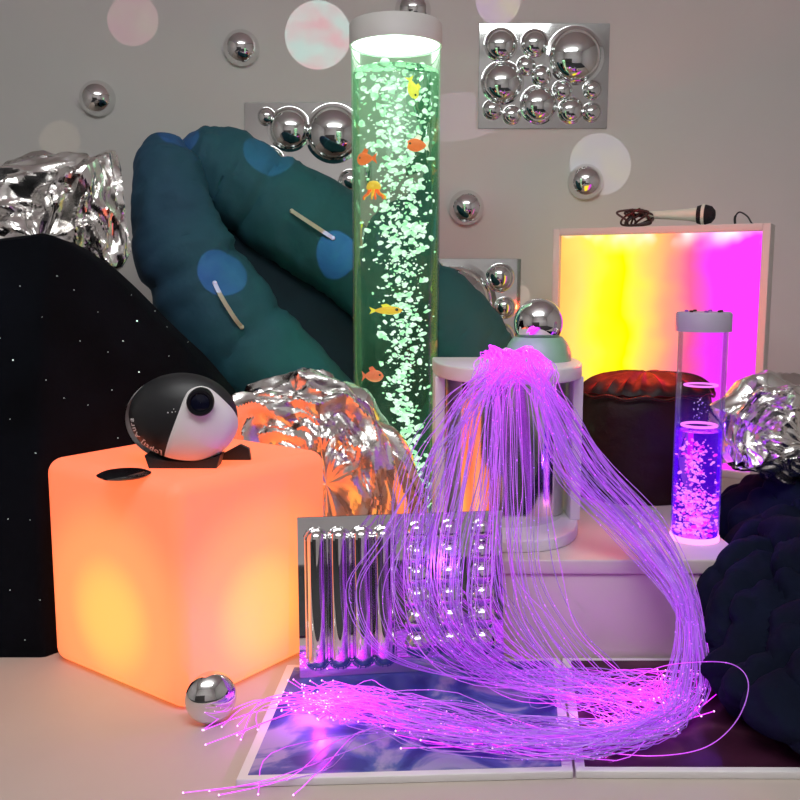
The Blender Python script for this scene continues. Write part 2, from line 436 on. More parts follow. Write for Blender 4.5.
def closed_heap(outline, Yc, depth, seed, amp, nu=90, nv=70, fq=1.0, smooth_deg=22):
    """a crumpled heap: outline given in picture space at depth Yc, rounded towards front and back"""
    ctr = Vector((sum(p[0] for p in outline) / len(outline), sum(p[1] for p in outline) / len(outline)))
    n = len(outline)
    def rim(u):
        s = (u % 1.0) * n; i = int(s) % n; k = s - int(s); a = outline[i]; b_ = outline[(i + 1) % n]
        return P(a[0] + (b_[0] - a[0]) * k, a[1] + (b_[1] - a[1]) * k, Yc)
    cw = P(ctr[0], ctr[1], Yc)
    def base(u, v):
        ph = v * PI            # 0 front pole, pi back pole
        r = rim(u); rr = math.sin(ph) ** .75 if 0 < ph < PI else 0
        p = cw + (r - cw) * rr; p.y = Yc - depth * math.cos(ph)
        n_ = Vector(((r - cw).x * rr, -math.cos(ph) * .25, (r - cw).z * rr)); n_ = n_.normalized() if n_.length > 0 else Vector((0, -1, 0))
        nn = (n_ + Vector((0, -.6 * math.cos(ph), 0))).normalized()
        return p, nn, min(1, math.sin(ph) * 3) if 0 < v < 1 else 0
    mb = foil_sheet(base, nu, nv, amp, seed, fq)
    return mb
mb = closed_heap([(232, 470), (234, 420), (252, 392), (285, 383), (312, 374), (345, 380), (368, 396), (385, 420), (402, 455), (414, 505), (408, 600), (360, 660), (330, 650), (318, 560), (290, 480)], 2.08, .08, 3, .9, 170, 120, .62)
for v in mb.v: v.z = max(v.z, 0.0)
o = mb.build('foil_blanket', M['foil'], sharp=math.radians(12)); tag(o, 'crumpled silver foil blanket heaped behind the orange cube beside the tall tube', 'foil blanket', 'crumpled silver foil blankets')
mb = closed_heap([(-60, 300), (-50, 220), (-10, 188), (10, 168), (50, 164), (85, 162), (106, 160), (115, 185), (120, 215), (129, 250), (124, 268), (90, 290), (60, 420), (0, 470)], 2.28, .10, 11, .85, 170, 120, .7)
o = mb.build('foil_blanket', M['foil'], sharp=math.radians(12)); tag(o, 'crumpled silver foil blanket bunched on top of the black starry mound', 'foil blanket', 'crumpled silver foil blankets')

# ------------------------------------------------------------------ inflatable pod
t = thing('inflatable_pod', 'large teal inflatable pod chair tipped on its side against the wall, canoe shaped with handles', 'inflatable chair', tuple(P(300, 300, 2.66).to_2d()) + (0,))
def podtube(cps, radii, seed, n=110, ns=40, depth_k=1.0, pinch=()):
    pts = crom([P(*c) for c in cps], n); fr = frames(pts)
    mb = MB()
    def fn(u, v):
        i = min(n - 1, int(round(v * (n - 1)))); t_, a, b_ = fr[i]; th = 2 * PI * u
        r = lerp1(radii, v)
        n_ = a * math.cos(th) + b_ * math.sin(th)
        p = pts[i]
        w_ = fbm((math.cos(th) * 1.2 + seed, math.sin(th) * 1.2, v * 13), 1.6, 3) * .006
        w_ += (1 - abs(noise.noise(Vector((math.cos(th) * 1.3 + 5, math.sin(th) * 1.3 + seed, v * 30 + math.cos(th) * 2))))) ** 8 * -.008
        w_ += abs(noise.noise(Vector((math.cos(th) * .8, math.sin(th) * .8 + seed, v * 34)))) * .005
        for pv, pw, pd in pinch: w_ -= pd * math.exp(-((v - pv) / pw) ** 2)
        q = p + n_ * max(.004, r + w_ * min(1, r / .08))
        return q
    mb.grid(fn, ns, n - 1, closed_u=True)
    nr = ns
    mb.f.append(list(range(nr))[::-1]); mb.mi.append(0)
    mb.f.append([(n - 1) * nr + k for k in range(nr)]); mb.mi.append(0)
    return mb
R = lambda px: pxm(px, 2.62)
up_c = [(176, 150, 2.60), (192, 157, 2.62), (225, 172, 2.66), (272, 203, 2.70), (325, 234, 2.72), (375, 268, 2.74), (430, 318, 2.76), (462, 352, 2.76), (482, 374, 2.76), (488, 382, 2.76)]
mb = podtube(up_c, [R(4), R(32), R(44), R(50), R(52), R(54), R(56), R(55), R(46), R(16)], 3, pinch=((.30, .012, .014), (.62, .012, .02)))
POD = [mb]; mb.build('side_tube', M['teal'], t)
lo_c = [(173, 136, 2.56), (168, 158, 2.55), (173, 210, 2.52), (187, 258, 2.51), (222, 315, 2.52), (268, 365, 2.53), (320, 415, 2.55), (352, 450, 2.57), (372, 476, 2.6), (378, 484, 2.62)]
mb = podtube(lo_c, [R(8), R(30), R(38), R(49), R(52), R(50), R(47), R(46), R(38), R(15)], 9, pinch=((.36, .014, .016), (.50, .012, .014)))
POD.append(mb); mb.build('side_tube', M['teal'], t)
upp = crom([P(*c) for c in up_c[1:]], 40); lop = crom([P(*c) for c in lo_c[1:]], 40)
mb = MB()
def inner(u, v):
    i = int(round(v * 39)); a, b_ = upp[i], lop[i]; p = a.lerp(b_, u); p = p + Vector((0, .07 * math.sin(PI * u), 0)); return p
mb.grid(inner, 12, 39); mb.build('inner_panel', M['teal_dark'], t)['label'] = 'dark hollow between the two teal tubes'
from mathutils.bvhtree import BVHTree
pod_v = POD[0].v + POD[1].v; n0_ = len(POD[0].v)
pod_bvh = BVHTree.FromPolygons(pod_v, POD[0].f + [[k + n0_ for k in f] for f in POD[1].f])
def strap(a, b_, lift, wd):
    mb = MB(); o_ = Vector((0, 0, CAMH)); N = 20
    base = []
    for k in range(N + 1):
        h = pod_bvh.ray_cast(o_, ray(a[0] + (b_[0] - a[0]) * k / N, a[1] + (b_[1] - a[1]) * k / N).normalized())[0]; base.append(h)
    A, B = base[0], base[-1]; d = (B - A).normalized(); side = d.cross(Vector((0, 1, 0))).normalized()
    def fn(u, v):
        k = 1 - abs(2 * v - 1) ** 3
        ring = [(-1, 0), (1, 0), (1, .25), (-1, .25)][int(round(u * 4)) % 4]
        p = A.lerp(B, v); p.y = min(p.y, base[int(round(v * N))].y)
        return p + Vector((0, -.002 - lift * k, 0)) + side * ring[0] * wd + Vector((0, -ring[1] * .012, 0))
    mb.grid(fn, 4, N, closed_u=True); mb.f.append([0, 1, 2, 3]); mb.f.append([80, 81, 82, 83]); mb.mi += [0, 0]
    return mb
for A_, B_ in (((292, 211), (333, 238)), ((215, 283), (242, 327))):
    st = strap(A_, B_, .018, .0055).build('handle_strap', M['strap'], t)
    for q in (A_, B_):
        mb = MB(); h = pod_bvh.ray_cast(Vector((0, 0, CAMH)), ray(*q).normalized())[0]; mb.sphere(h + Vector((0, -.004, 0)), (.0065, .004, .0065), 12, 8); mb.build('strap_anchor', M['strap'], st)

# ------------------------------------------------------------------ tall bubble tube
TY = 2.3
tb = P(396, 470, TY); TX = tb.x; TR = pxm(43, TY)
ztop = P(396, 24, TY).z; zcap = P(396, 47, TY).z; zwat = P(396, 72, TY).z
t = thing('bubble_tube', 'tall clear bubble tube lit green with a white glowing cap and toy fish', 'bubble lamp', (TX, TY, 0))
o3 = (TX, TY, 0)
mb = MB(); mb.lathe([(.001, 0), (TR * 1.0, 0), (TR * 1.0, .11), (TR * .98, .12), (.001, .12)], 48, o3); mb.build('tube_base', M['black_plastic'], t)
zb = .121
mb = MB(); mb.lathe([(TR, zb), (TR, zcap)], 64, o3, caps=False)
mb.build('acrylic_tube', glow_acrylic('clear_acrylic', (.90, .98, .93, 1), .18, (.22, 1, .36, 1), zwat - .3, zwat + .02, 0.0, .10), t)
rw = TR - .004
mb = MB(); mb.lathe([(.001, zb), (rw, zb), (rw, zwat - .004), (rw - .002, zwat), (.001, zwat)], 64, o3, caps=False)
mb.build('water_column', watermat('tube_water', (.85, .99, .90, 1), 1.33, (.35, 1, .5, 1), .018), t, sharp=math.radians(60), merge=True)
mb = MB(); mb.lathe([(TR * 1.0, zcap), (TR * 1.035, zcap), (TR * 1.035, ztop - .006), (TR * 1.0, ztop), (.001, ztop), (.001, zcap + .012), (TR * .99, zcap + .006)], 64, o3, caps=False)
mb.build('cap', pbr('cap_white', lin(205, 205, 200), .5, 0, .02, 10), t)
mb = MB(); mb.lathe([(.001, zcap + .004), (TR * .985, zcap + .004), (TR * .985, zcap + .0055), (.001, zcap + .0055)], 64, o3, caps=False)
mb.build('cap_light', M['cap_glow'], t)['label'] = 'bright white glowing disc under the cap'
# floating froth on the water
mb = MB()
for i in range(46):
    a = random.random() * 2 * PI; r = (rw - .012) * math.sqrt(random.random()); s = random.choice([.004, .006, .009, .012])
    mb.sphere((TX + r * math.cos(a), TY + r * math.sin(a), zwat + s * .2), (s, s, s * .8), 12, 8)
fo = mb.build('froth', pbr('froth_bubble', (.75, .95, .8, 1), .15, 0, .02, 30, emis=(.6, 1, .68, 1), estr=.45), t); fo['kind'] = 'stuff'
# bubbles: irregular flakes of light in the water
def bubble_material(name, c0, c1, s):
    m, nt, out = newmat(name)
    tc = nd(nt, 'ShaderNodeTexCoord'); nz = nd(nt, 'ShaderNodeTexNoise'); nz.inputs['Scale'].default_value = 55
    nt.links.new(tc.outputs['Object'], nz.inputs['Vector'])
    cr = nd(nt, 'ShaderNodeValToRGB'); cr.color_ramp.elements[0].position = .38; cr.color_ramp.elements[1].position = .6
    cr.color_ramp.elements[0].color = c0; cr.color_ramp.elements[1].color = c1
    nt.links.new(nz.outputs['Fac'], cr.inputs[0])
    e = nd(nt, 'ShaderNodeEmission'); e.inputs['Strength'].default_value = s; nt.links.new(cr.outputs[0], e.inputs[0])
    nt.links.new(e.outputs[0], out.inputs[0]); m.cycles.emission_sampling = 'NONE'; return m
def flakes(mb, n, path, spread, smin, smax, rnd, rmax, cx, cy):
    for i in range(n):
        v = rnd.random(); dx, z = path(v)
        x = dx + rnd.gauss(0, spread(v)); y = rnd.gauss(0, spread(v) * .8)
        rr = math.hypot(x, y)
        if rr > rmax: x, y = x / rr * rmax * rnd.random() ** .5, y / rr * rmax * rnd.random()
        s = smin + (smax - smin) * rnd.random() ** 2.2
        q = Quaternion((rnd.gauss(0, 1), rnd.gauss(0, 1), rnd.gauss(0, 1), rnd.gauss(0, 1))).normalized().to_matrix()
        k = 6; vs = []; c = Vector((cx + x, cy + y, z))
        sq = .45 + .5 * rnd.random()
        for lay in (-1, 1):
            for j in range(k):
                a = 2 * PI * j / k; r = s * (.6 + .55 * rnd.random())
                vs.append(c + q @ Vector((r * math.cos(a), r * math.sin(a) * sq, lay * s * .3)))
        mb.add(vs, [list(range(k))[::-1], list(range(k, 2 * k))] + [[j, (j + 1) % k, k + (j + 1) % k, k + j] for j in range(k)])
rnd = random.Random(5)
def zpx(py): return P(396, py, TY).z
mb = MB()
kx = pxm(1, TY) / 1.33
pth = [(380, 0), (400, -5), (398, 0), (398, 3), (402, 5), (402, 10), (408, 15), (412, 14), (412, 12), (408, 10), (405, 10), (415, 14), (418, 17), (420, 20), (418, 22)]
pc_ = [-3, 0, 0, 2, 4, 6, 7, 6, 8, 9, 8, 6, 10, 14, 20, 22]
flakes(mb, 950, lambda v: (lerp1(pc_, v) * kx, zpx(76 + v * 430)), lambda v: (.030 if v < .3 else .023 if v < .75 else .013), 0.0022, .0105, rnd, rw / 1.38, TX, TY)
flakes(mb, 260, lambda v: (2 * kx, zpx(78 + v * 190)), lambda v: .042, .0022, .0115, rnd, rw / 1.36, TX, TY)
flakes(mb, 150, lambda v: (8 * kx, zpx(240 + v * 230)), lambda v: .028, .0014, .0065, rnd, rw / 1.36, TX, TY)
bo = mb.build('bubbles', bubble_material('green_white_bubbles', (.42, .88, .48, 1), (.97, 1, .95, 1), 1.25), t, smooth=False); bo['kind'] = 'stuff'
bo['label'] = 'bright green-white bubbles rising in the water'
point('tube_base_lamp', (TX, TY, .2), 1.6, (.35, 1, .55), .03)
point('tube_mid_fill', (TX - .02, TY + .03, .62), .8, (.35, 1, .55), .02)  # added fill inside the water, not a real lamp of the tube
point('tube_upper_fill', (TX + .02, TY + .03, 1.02), .8, (.45, 1, .6), .02)  # second added fill, higher up in the water
point('tube_cap_lamp', (TX, TY, zcap - .03), .7, (.3, 1, .45), .02)

# toy fish in the tall tube
def fishmat(name, c, es=.75): return pbr(name, c, .4, 0, .1, 60, emis=c, estr=es)  # own emission stands in for the tube's light on the fish
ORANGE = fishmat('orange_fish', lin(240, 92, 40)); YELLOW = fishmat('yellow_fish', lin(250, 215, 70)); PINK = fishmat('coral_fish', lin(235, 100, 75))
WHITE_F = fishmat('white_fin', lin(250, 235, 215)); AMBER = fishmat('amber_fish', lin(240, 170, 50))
def fish(px, py, L, facing, body, fin, label, tilt=0, hk=.5, Yo=-.045):
    c = P(TX and px, py, TY + Yo); k = 1.0 / 1.17
    c.x = TX + (c.x - TX) * k
    t = thing('toy_fish', label, 'toy fish', tuple(c), 'toy fish in the tall tube')
    Rm = Matrix.Rotation(tilt, 3, 'Y') @ Matrix.Diagonal((facing, 1, 1))
    mb = MB(); prof = []
    vs = []
    def fn(u, v):
        x = (v - .5) * L; r = math.sin(PI * min(1, max(0, v)) ** .8) ** .7 if 0 < v < 1 else .02
        th = 2 * PI * u; return c + Rm @ Vector((-x, r * L * hk * .28 * math.cos(th), r * L * hk * .55 * math.sin(th)))
    mb.grid(fn, 16, 14, closed_u=True); mb.build('body', body, t)
    mb = MB(); x = -L * .46
    tail = [(x + L * .12, 0), (x - L * .22, L * .24 * hk * 2), (x - L * .14, 0), (x - L * .22, -L * .24 * hk * 2)]
    vv = [c + Rm @ Vector((a, dy, b_)) for dy in (-.0006, .0006) for a, b_ in tail]
    mb.add(vv, [[0, 1, 2], [0, 2, 3], [4, 6, 5], [4, 7, 6], [0, 4, 5, 1], [1, 5, 6, 2], [2, 6, 7, 3], [3, 7, 4, 0]]); mb.build('tail_fin', fin, t, smooth=False)
    mb = MB(); fp = [(L * .18, L * hk * .45), (-L * .05, L * hk * .9), (-L * .25, L * hk * .75), (-L * .18, L * hk * .4)]
    vv = [c + Rm @ Vector((a, dy, b_)) for dy in (-.0006, .0006) for a, b_ in fp]
    mb.add(vv, [[0, 1, 2, 3], [7, 6, 5, 4], [0, 4, 5, 1], [1, 5, 6, 2], [2, 6, 7, 3], [3, 7, 4, 0]]); mb.build('dorsal_fin', fin, t, smooth=False)
    mb = MB(); mb.sphere(c + Rm @ Vector((L * .3, -L * hk * .2, L * hk * .12)), L * .06, 10, 6); mb.build('eye', M['black_plastic'], t)
    return t
fish(413, 92, .046, 1, YELLOW, YELLOW, 'small yellow toy fish near the top of the tall tube', tilt=1.3, hk=.45)
fish(417, 147, .046, -1, ORANGE, WHITE_F, 'orange toy fish with pale fins near the right wall of the tall tube', hk=.62)
fish(362, 160, .046, -1, ORANGE, ORANGE, 'plain orange toy fish at the left wall of the tall tube, above the jellyfish', hk=.6)
fish(388, 311, .062, 1, AMBER, YELLOW, 'long slim amber toy fish halfway down the tall tube', hk=.30)
fish(373, 376, .046, 1, PINK, PINK, 'coral pink toy fish lowest in the tall tube, above the foil', hk=.6)
c = P(373, 190, TY - .045); c.x = TX + (c.x - TX) / 1.17
t = thing('toy_jellyfish', 'yellow toy jellyfish with orange arms inside the tall tube', 'toy jellyfish', tuple(c))
mb = MB(); mb.lathe([(.0155, -.002), (.017, .002), (.015, .011), (.009, .017), (.001, .019), (.001, .015), (.013, .004)], 20, c, caps=False); mb.build('bell', AMBER, t)
for k in range(6):
    a = 2 * PI * k / 6 + .3
    mb = MB(); pts = crom([c + Vector((math.cos(a) * .008, math.sin(a) * .008, 0)), c + Vector((math.cos(a) * .015, math.sin(a) * .012, -.012)), c + Vector((math.cos(a) * .026, math.sin(a) * .016, -.019)), c + Vector((math.cos(a) * .027, math.sin(a) * .016, -.026))], 10)
    mb.tube(pts, [.0045 - .0003 * j for j in range(10)], 8); mb.build('arm', ORANGE if k % 2 else AMBER, t)

# ------------------------------------------------------------------ plinth, half-round stand
PH = P(600, 560, 1.71).z
PX0, PX1, PY0, PY1 = .118, .682, 1.71, 2.85
t = thing('low_plinth', 'low white rectangular plinth under the half-round stand and the small tube', 'plinth', ((PX0 + PX1) / 2, PY0, 0))
mb = MB(); mb.box((PX0, PY0 + .006, 0), (PX1, PY1, PH - .03)); mb.build('plinth_body', M['white_laminate'], t, bevel=.004)
mb = MB(); mb.box((PX0, PY0, PH - .03), (PX1 + .005, PY1, PH)); mb.build('plinth_top', M['white_laminate'], t, bevel=.004)
# stand
sxc = P(508, 500, 1.90).x; SW = .160; SY0, SY1 = 1.755, 2.05
zst = P(508, 357, SY1).z
t = thing('half_round_stand', 'white half-round stand with a curved mirror back, on the low plinth', 'stand', (sxc, 2.0, PH))
def dshape(w_, y0, y1, n=28, corner=.5):
    pts = [(w_, y1), (-w_, y1)]
    for k in range(n + 1):
        a = PI + PI * k / n
        ca, sa = math.cos(a), math.sin(a)
        pts.append((w_ * math.copysign(abs(ca) ** .8, ca), y1 - .06 + (y1 - .06 - y0) * math.copysign(abs(sa) ** .9, sa)))
    return pts
tr = Matrix.Translation((sxc, 0, 0))
mb = MB(); mb.prism(dshape(SW, SY0, SY1), zst - .030, zst, tr); mb.build('stand_top', M['white_plastic'], t, bevel=.004)
mb = MB(); mb.prism(dshape(SW, SY0, SY1), PH, PH + .026, tr); mb.build('stand_foot', M['white_plastic'], t, bevel=.004)
for sgn in (-1, 1):
    mb = MB(); mb.box((sxc + sgn * (SW - .012) - .011, SY1 - .14, PH + .026), (sxc + sgn * (SW - .012) + .011, SY1 - .01, zst - .03)); mb.build('side_post', M['white_plastic'], t, bevel=.003)
def curved_mirror(u, v):
    a = PI + PI * (.06 + .88 * u); return Vector((sxc + .135 * math.cos(a), SY1 - .05 + .15 * math.sin(a), PH + .026 + (zst - .03 - PH - .026) * v))
mb = MB(); mb.grid(curved_mirror, 40, 6); mb.build('mirror_back', pbr('satin_mirror', (.8, .8, .8, 1), .12, 1, .02, 10), t)
# mint bowl and ball
bx = P(538, 350, 1.97); bz = zst; r_b = pxm(33, 1.97)
bc = (bx.x, 1.97, bz)
br = pxm(24.5, 1.97); ballz = bz + .020 + br
t = thing('mint_bowl', 'pale green domed holder under a chrome ball on the half-round stand', 'bowl', bc)
mb = MB(); prof = [(r_b, 0), (r_b, .006)] + [(r_b * math.cos(a) ** .9, .006 + r_b * .88 * math.sin(a)) for a in [k * .1 for k in range(1, 9)]]
rtop = prof[-1][0]
prof += [(rtop - .006, prof[-1][1] - .003), (.02, .012), (.001, .011)]
mb.lathe([(.001, 0)] + prof, 48, bc, caps=False); mb.build('bowl_shell', M['mint'], t)
mb = MB(); mb.sphere((bc[0], bc[1], bz + prof[-4][1] + br * .55), br, 40, 24); o = mb.build('chrome_ball', M['chrome'])
tag(o, 'shiny chrome ball resting in the pale green holder on the stand', 'mirror ball')

# ------------------------------------------------------------------ light box
zb_fill = P(642, 371, 2.25).z + .07
LB_A = math.radians(-28)
lc = P(656, 230, 2.55); LBW = .298; zt = P(656, 226, 2.55).z; zl = PH
t = thing('light_box', 'white framed light panel glowing yellow to magenta behind the black beanbag', 'light panel', (lc.x, 2.55, zl))
def lbm(v): return Matrix.Translation((lc.x, 2.55, 0)) @ Matrix.Rotation(LB_A, 4, 'Z')
ML = lbm(0); LBD = 2.55
fw = .020; dpt = .105
mb = MB()
for lo, hi in (((-LBW, 0, zl), (-LBW + fw, dpt, zt)), ((LBW - fw, 0, zl), (LBW, dpt, zt)), ((-LBW + fw, 0, zt - fw), (LBW - fw, dpt, zt)), ((-LBW + fw, 0, zl), (LBW - fw, dpt, zl + fw))):
    mb.box(lo, hi, ML)
mb.build('frame', pbr('lightbox_frame', lin(205, 200, 196), .5, 0, .02, 8), t, bevel=.002)
m, nt, out = newmat('light_panel_gradient')
tc = nd(nt, 'ShaderNodeTexCoord'); sx = nd(nt, 'ShaderNodeSeparateXYZ'); nt.links.new(tc.outputs['Object'], sx.inputs[0])
mr = nd(nt, 'ShaderNodeMapRange'); mr.inputs['From Min'].default_value = -LBW + fw; mr.inputs['From Max'].default_value = LBW - fw
nz = nd(nt, 'ShaderNodeTexNoise'); nz.inputs['Scale'].default_value = 7; nz.inputs['Detail'].default_value = 2; nt.links.new(tc.outputs['Object'], nz.inputs[0])
ms = nd(nt, 'ShaderNodeMath', operation='MULTIPLY_ADD'); ms.inputs[1].default_value = .10; ms.inputs[2].default_value = -.05
ad = nd(nt, 'ShaderNodeMath', operation='ADD'); nt.links.new(nz.outputs['Fac'], ms.inputs[0]); nt.links.new(sx.outputs['X'], ad.inputs[0]); nt.links.new(ms.outputs[0], ad.inputs[1])
nt.links.new(ad.outputs[0], mr.inputs[0])
cr = nd(nt, 'ShaderNodeValToRGB'); cr.color_ramp.elements[0].color = lin(255, 190, 95); cr.color_ramp.elements[1].color = lin(238, 60, 255)
for pos, c_ in ((.10, (255, 215, 105)), (.24, (255, 240, 40)), (.34, (255, 250, 0)), (.44, (255, 215, 95)), (.56, (255, 155, 120)), (.66, (255, 95, 150)), (.78, (255, 60, 245))):
    e = cr.color_ramp.elements.new(pos); e.color = lin(*c_)
nt.links.new(mr.outputs[0], cr.inputs[0])
# hot strip of lamps along the top
mr2 = nd(nt, 'ShaderNodeMapRange'); mr2.inputs['From Min'].default_value = zt - .085; mr2.inputs['From Max'].default_value = zt - fw - .004
n3 = nd(nt, 'ShaderNodeTexNoise'); n3.inputs['Scale'].default_value = 9; nt.links.new(tc.outputs['Object'], n3.inputs[0])
pw = nd(nt, 'ShaderNodeMath', operation='POWER'); pw.inputs[1].default_value = 2.2; nt.links.new(sx.outputs['Z'], mr2.inputs[0]); nt.links.new(mr2.outputs[0], pw.inputs[0])
mu = nd(nt, 'ShaderNodeMath', operation='MULTIPLY'); mu2 = nd(nt, 'ShaderNodeMapRange'); mu2.inputs['From Min'].default_value = .42; mu2.inputs['From Max'].default_value = .6
nt.links.new(n3.outputs['Fac'], mu2.inputs[0]); nt.links.new(pw.outputs[0], mu.inputs[0]); nt.links.new(mu2.outputs[0], mu.inputs[1])
mx = nd(nt, 'ShaderNodeMixRGB'); mx.inputs[2].default_value = (1, .95, .9, 1); nt.links.new(mu.outputs[0], mx.inputs[0]); nt.links.new(cr.outputs[0], mx.inputs[1])
e = nd(nt, 'ShaderNodeEmission'); e.inputs['Strength'].default_value = 1.25; nt.links.new(mx.outputs[0], e.inputs[0]); nt.links.new(e.outputs[0], out.inputs[0])
mb = MB(); mb.box((-LBW + fw, .018, zl + fw), (LBW - fw, .03, zt - fw))
o = mb.build('diffuser', m, None, smooth=False); o.matrix_world = ML; o.parent = t; o.matrix_parent_inverse = Matrix.Translation(t.location).inverted()
o['label'] = 'glowing diffuser, yellow at one end and magenta at the other'
# its cable end on top
mb = MB()
pts = crom([ML @ Vector(p) for p in ((.20, .06, zt + .004), (.200, .055, zt + .022), (.212, .05, zt + .034), (.232, .05, zt + .022), (.243, .06, zt + .004), (.25, .1, zt + .003))], 24)
mb.tube(pts, [.0035] * 6 + [.0022] * 18, 8); mb.build('power_cord', M['black_plastic'], t)
# microphone
mp0 = ML @ Vector((-.045, .055, 0)); mp1 = ML @ Vector((.10, .055, 0))
t = thing('microphone', 'cream handheld microphone with black head and brown cable on top of the light panel', 'microphone', (mp1.x, mp1.y, zt))
z_m = zt + .029
ax = (mp1 - mp0).normalized()
mrot = ax.to_track_quat('Z', 'Y').to_matrix()
L = (mp1 - mp0).length
st_ = Vector((mp0.x, mp0.y, z_m + .006)); en_ = Vector((mp1.x, mp1.y, z_m + .002)); axx = (en_ - st_).normalized(); mrot = axx.to_track_quat('Z', 'Y').to_matrix()
mb = MB(); mb.lathe([(.001, 0), (.009, .0), (.0105, .004), (.012, .05), (.0165, L * .8), (.020, L * .97), (.021, L), (.001, L)], 28, st_, mrot, caps=False); mb.build('handle', M['mic_white'], t)
mb = MB(); mb.lathe([(.001, L), (.024, L), (.0275, L + .012), (.0275, L + .022), (.023, L + .038), (.012, L + .047), (.001, L + .049)], 28, st_, mrot, caps=False); mb.build('grille', M['mesh_black'], t)
mb = MB(); mb.lathe([(.0278, L + .012), (.0295, L + .014), (.0295, L + .019), (.0278, L + .021)], 28, st_, mrot, caps=False); mb.build('ring', M['mic_white'], t)
mb = MB(); mb.lathe([(.001, -.035), (.004, -.034), (.007, -.01), (.0088, .001), (.001, .001)], 16, st_, mrot, caps=False); mb.build('cable_plug', M['black_plastic'], t)
rnd = random.Random(3); pts = [st_ + mrot @ Vector((0, 0, -.033))]
for k in range(34):
    a = k * 1.15; rx_ = .024 + .012 * rnd.random(); cxx = (-.095 + .055 * ((k * .618) % 1))
    q = ML @ Vector((cxx + rx_ * math.cos(a), .04 + .015 * math.sin(a * .7), 0)); q.z = zt + .026 + .023 * math.sin(a) + .003 * rnd.random(); pts.append(q)
mb = MB(); mb.tube(crom(pts, 300), .0032, 7); mb.build('coiled_cable', M['brown_cable'], t)

# ------------------------------------------------------------------ black beanbag
bc = P(642, 470, 2.25); bgx = bc.x; BR = .170; bgy = 2.25; zb1 = P(640, 371, 2.25).z
t = thing('beanbag', 'round black vinyl beanbag with a puckered top between stand and small tube', 'beanbag', (bgx, bgy, PH))
def bag(u, v):
    th = 2 * PI * u
    if v < .62:
        k = v / .62; r = BR * (.90 + .10 * math.sin(PI * min(1, k * .9 + .08)) ** .6); z = PH + (zb1 - PH - .05) * k
    else:
        k = (v - .62) / .38; a = k * PI / 2; r = BR * math.cos(a) ** .55 * (.985) if k < 1 else 0; z = zb1 - .05 + .05 * math.sin(a)
    fold = (abs(math.sin(th * 9 + 1.3 * math.sin(th * 3))) * .011 * max(0, min(1, (v - .55) / .2)) * (1 - max(0, (v - .9) * 8) if v > .9 else 1))
    d = fbm((math.cos(th) * r, math.sin(th) * r, z), 9, 3) * .007
    r = max(.0005, r - fold * .6 + d)
    return Vector((bgx + r * math.cos(th), bgy + r * math.sin(th) * .72, max(PH + .001, z - fold * .9)))
mb = MB(); mb.grid(bag, 120, 60, closed_u=True); mb.f.append(list(range(120))[::-1]); mb.mi.append(0)
mb.build('bag_body', M['black_vinyl'], t)
mb = MB(); pts = [Vector((bgx + BR * 1.002 * math.cos(2 * PI * k / 72), bgy + BR * .722 * math.sin(2 * PI * k / 72), zb1 - .055 + .004 * math.sin(k))) for k in range(73)]
mb.tube(pts, .0035, 8, caps=False); mb.build('seam_piping', M['black_vinyl'], t)

for dx_ in (-.12, -.02, .08):
    point('beanbag_red_fill', (bgx + dx_, bgy - .01, zb1 + .11), 1.6, (1, .06, .015), 0)  # added floating lamps that redden the bag top

# ------------------------------------------------------------------ small bubble tube
SYT = 1.86
sc_ = P(698.5, 440, SYT); SX = sc_.x; SR = pxm(24, SYT)
zc0 = P(702, 331, SYT).z; zc1 = P(702, 312, SYT).z; zw = P(702, 430, SYT).z
t = thing('bubble_tube', 'small clear bubble tube glowing violet and blue on the low plinth', 'bubble lamp', (SX, SYT, PH))
o3 = (SX, SYT, 0)
mb = MB(); mb.lathe([(.001, PH), (SR * 1.02, PH), (SR * 1.02, PH + .010), (.001, PH + .010)], 48, o3, caps=False)
mb.build('lit_base', emit('pink_base_light', (1, .25, .75, 1), 2.2), t)
mb = MB(); mb.lathe([(SR, PH + .0105), (SR, zc0)], 48, o3, caps=False); ac = glow_acrylic('clear_acrylic_small', (.90, .88, 1, 1), .2, (.12, .01, 1, 1), zw - .02, zw + .08, .13, 0)
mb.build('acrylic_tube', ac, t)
mb = MB(); mb.lathe([(.001, PH + .011), (SR - .003, PH + .011), (SR - .003, zw), (.001, zw)], 48, o3, caps=False)
mb.build('water_column', watermat('violet_glow_water', (.85, .45, 1, 1), 1.33, (.11, .003, 1, 1), .15), t, sharp=math.radians(60), merge=True)
mb = MB(); mb.lathe([(SR * 1.0, zc0), (SR * 1.12, zc0), (SR * 1.12, zc1 - .004), (SR * 1.06, zc1), (.001, zc1), (.001, zc0 + .002)], 48, o3, caps=False)
mb.build('cap', pbr('cap_lilac_white', lin(175, 165, 188), .5, 0, .02, 10), t)
for k in range(7):
    a = k * .9; mb = MB(); mb.lathe([(.001, 0), (.004, 0), (.004, .004), (.001, .0045)], 10, (SX + .035 * math.cos(a), SYT + .035 * math.sin(a), zc1 - .0002), caps=False)
    mb.build('cap_bolt', [M['brown_cable'], pbr('violet_knob', (.4, .1, .6, 1), .4)][k % 2], t)
ringm = emit('lit_ring', (1, .22, .9, 1), 1.3, False)
for py, rr, tk in ((385, 16, .0022), (425, 17, .003)):
    z = P(702, py, SYT).z; r = pxm(rr, SYT); pts = [Vector((SX + r * math.cos(2 * PI * k / 40), SYT + r * math.sin(2 * PI * k / 40), max(z, zw + .004) if py > 400 else z)) for k in range(41)]
    mb = MB(); mb.tube(pts, tk, 8, caps=False); mb.build('float_ring', ringm, t)
rnd = random.Random(8); mb = MB(); kx = pxm(1, SYT) / 1.33
flakes(mb, 420, lambda v: (-2 * kx, PH + .013 + (zw - PH - .03) * v), lambda v: .017 - .006 * v, .0015, .0058, rnd, SR / 1.4, SX, SYT)
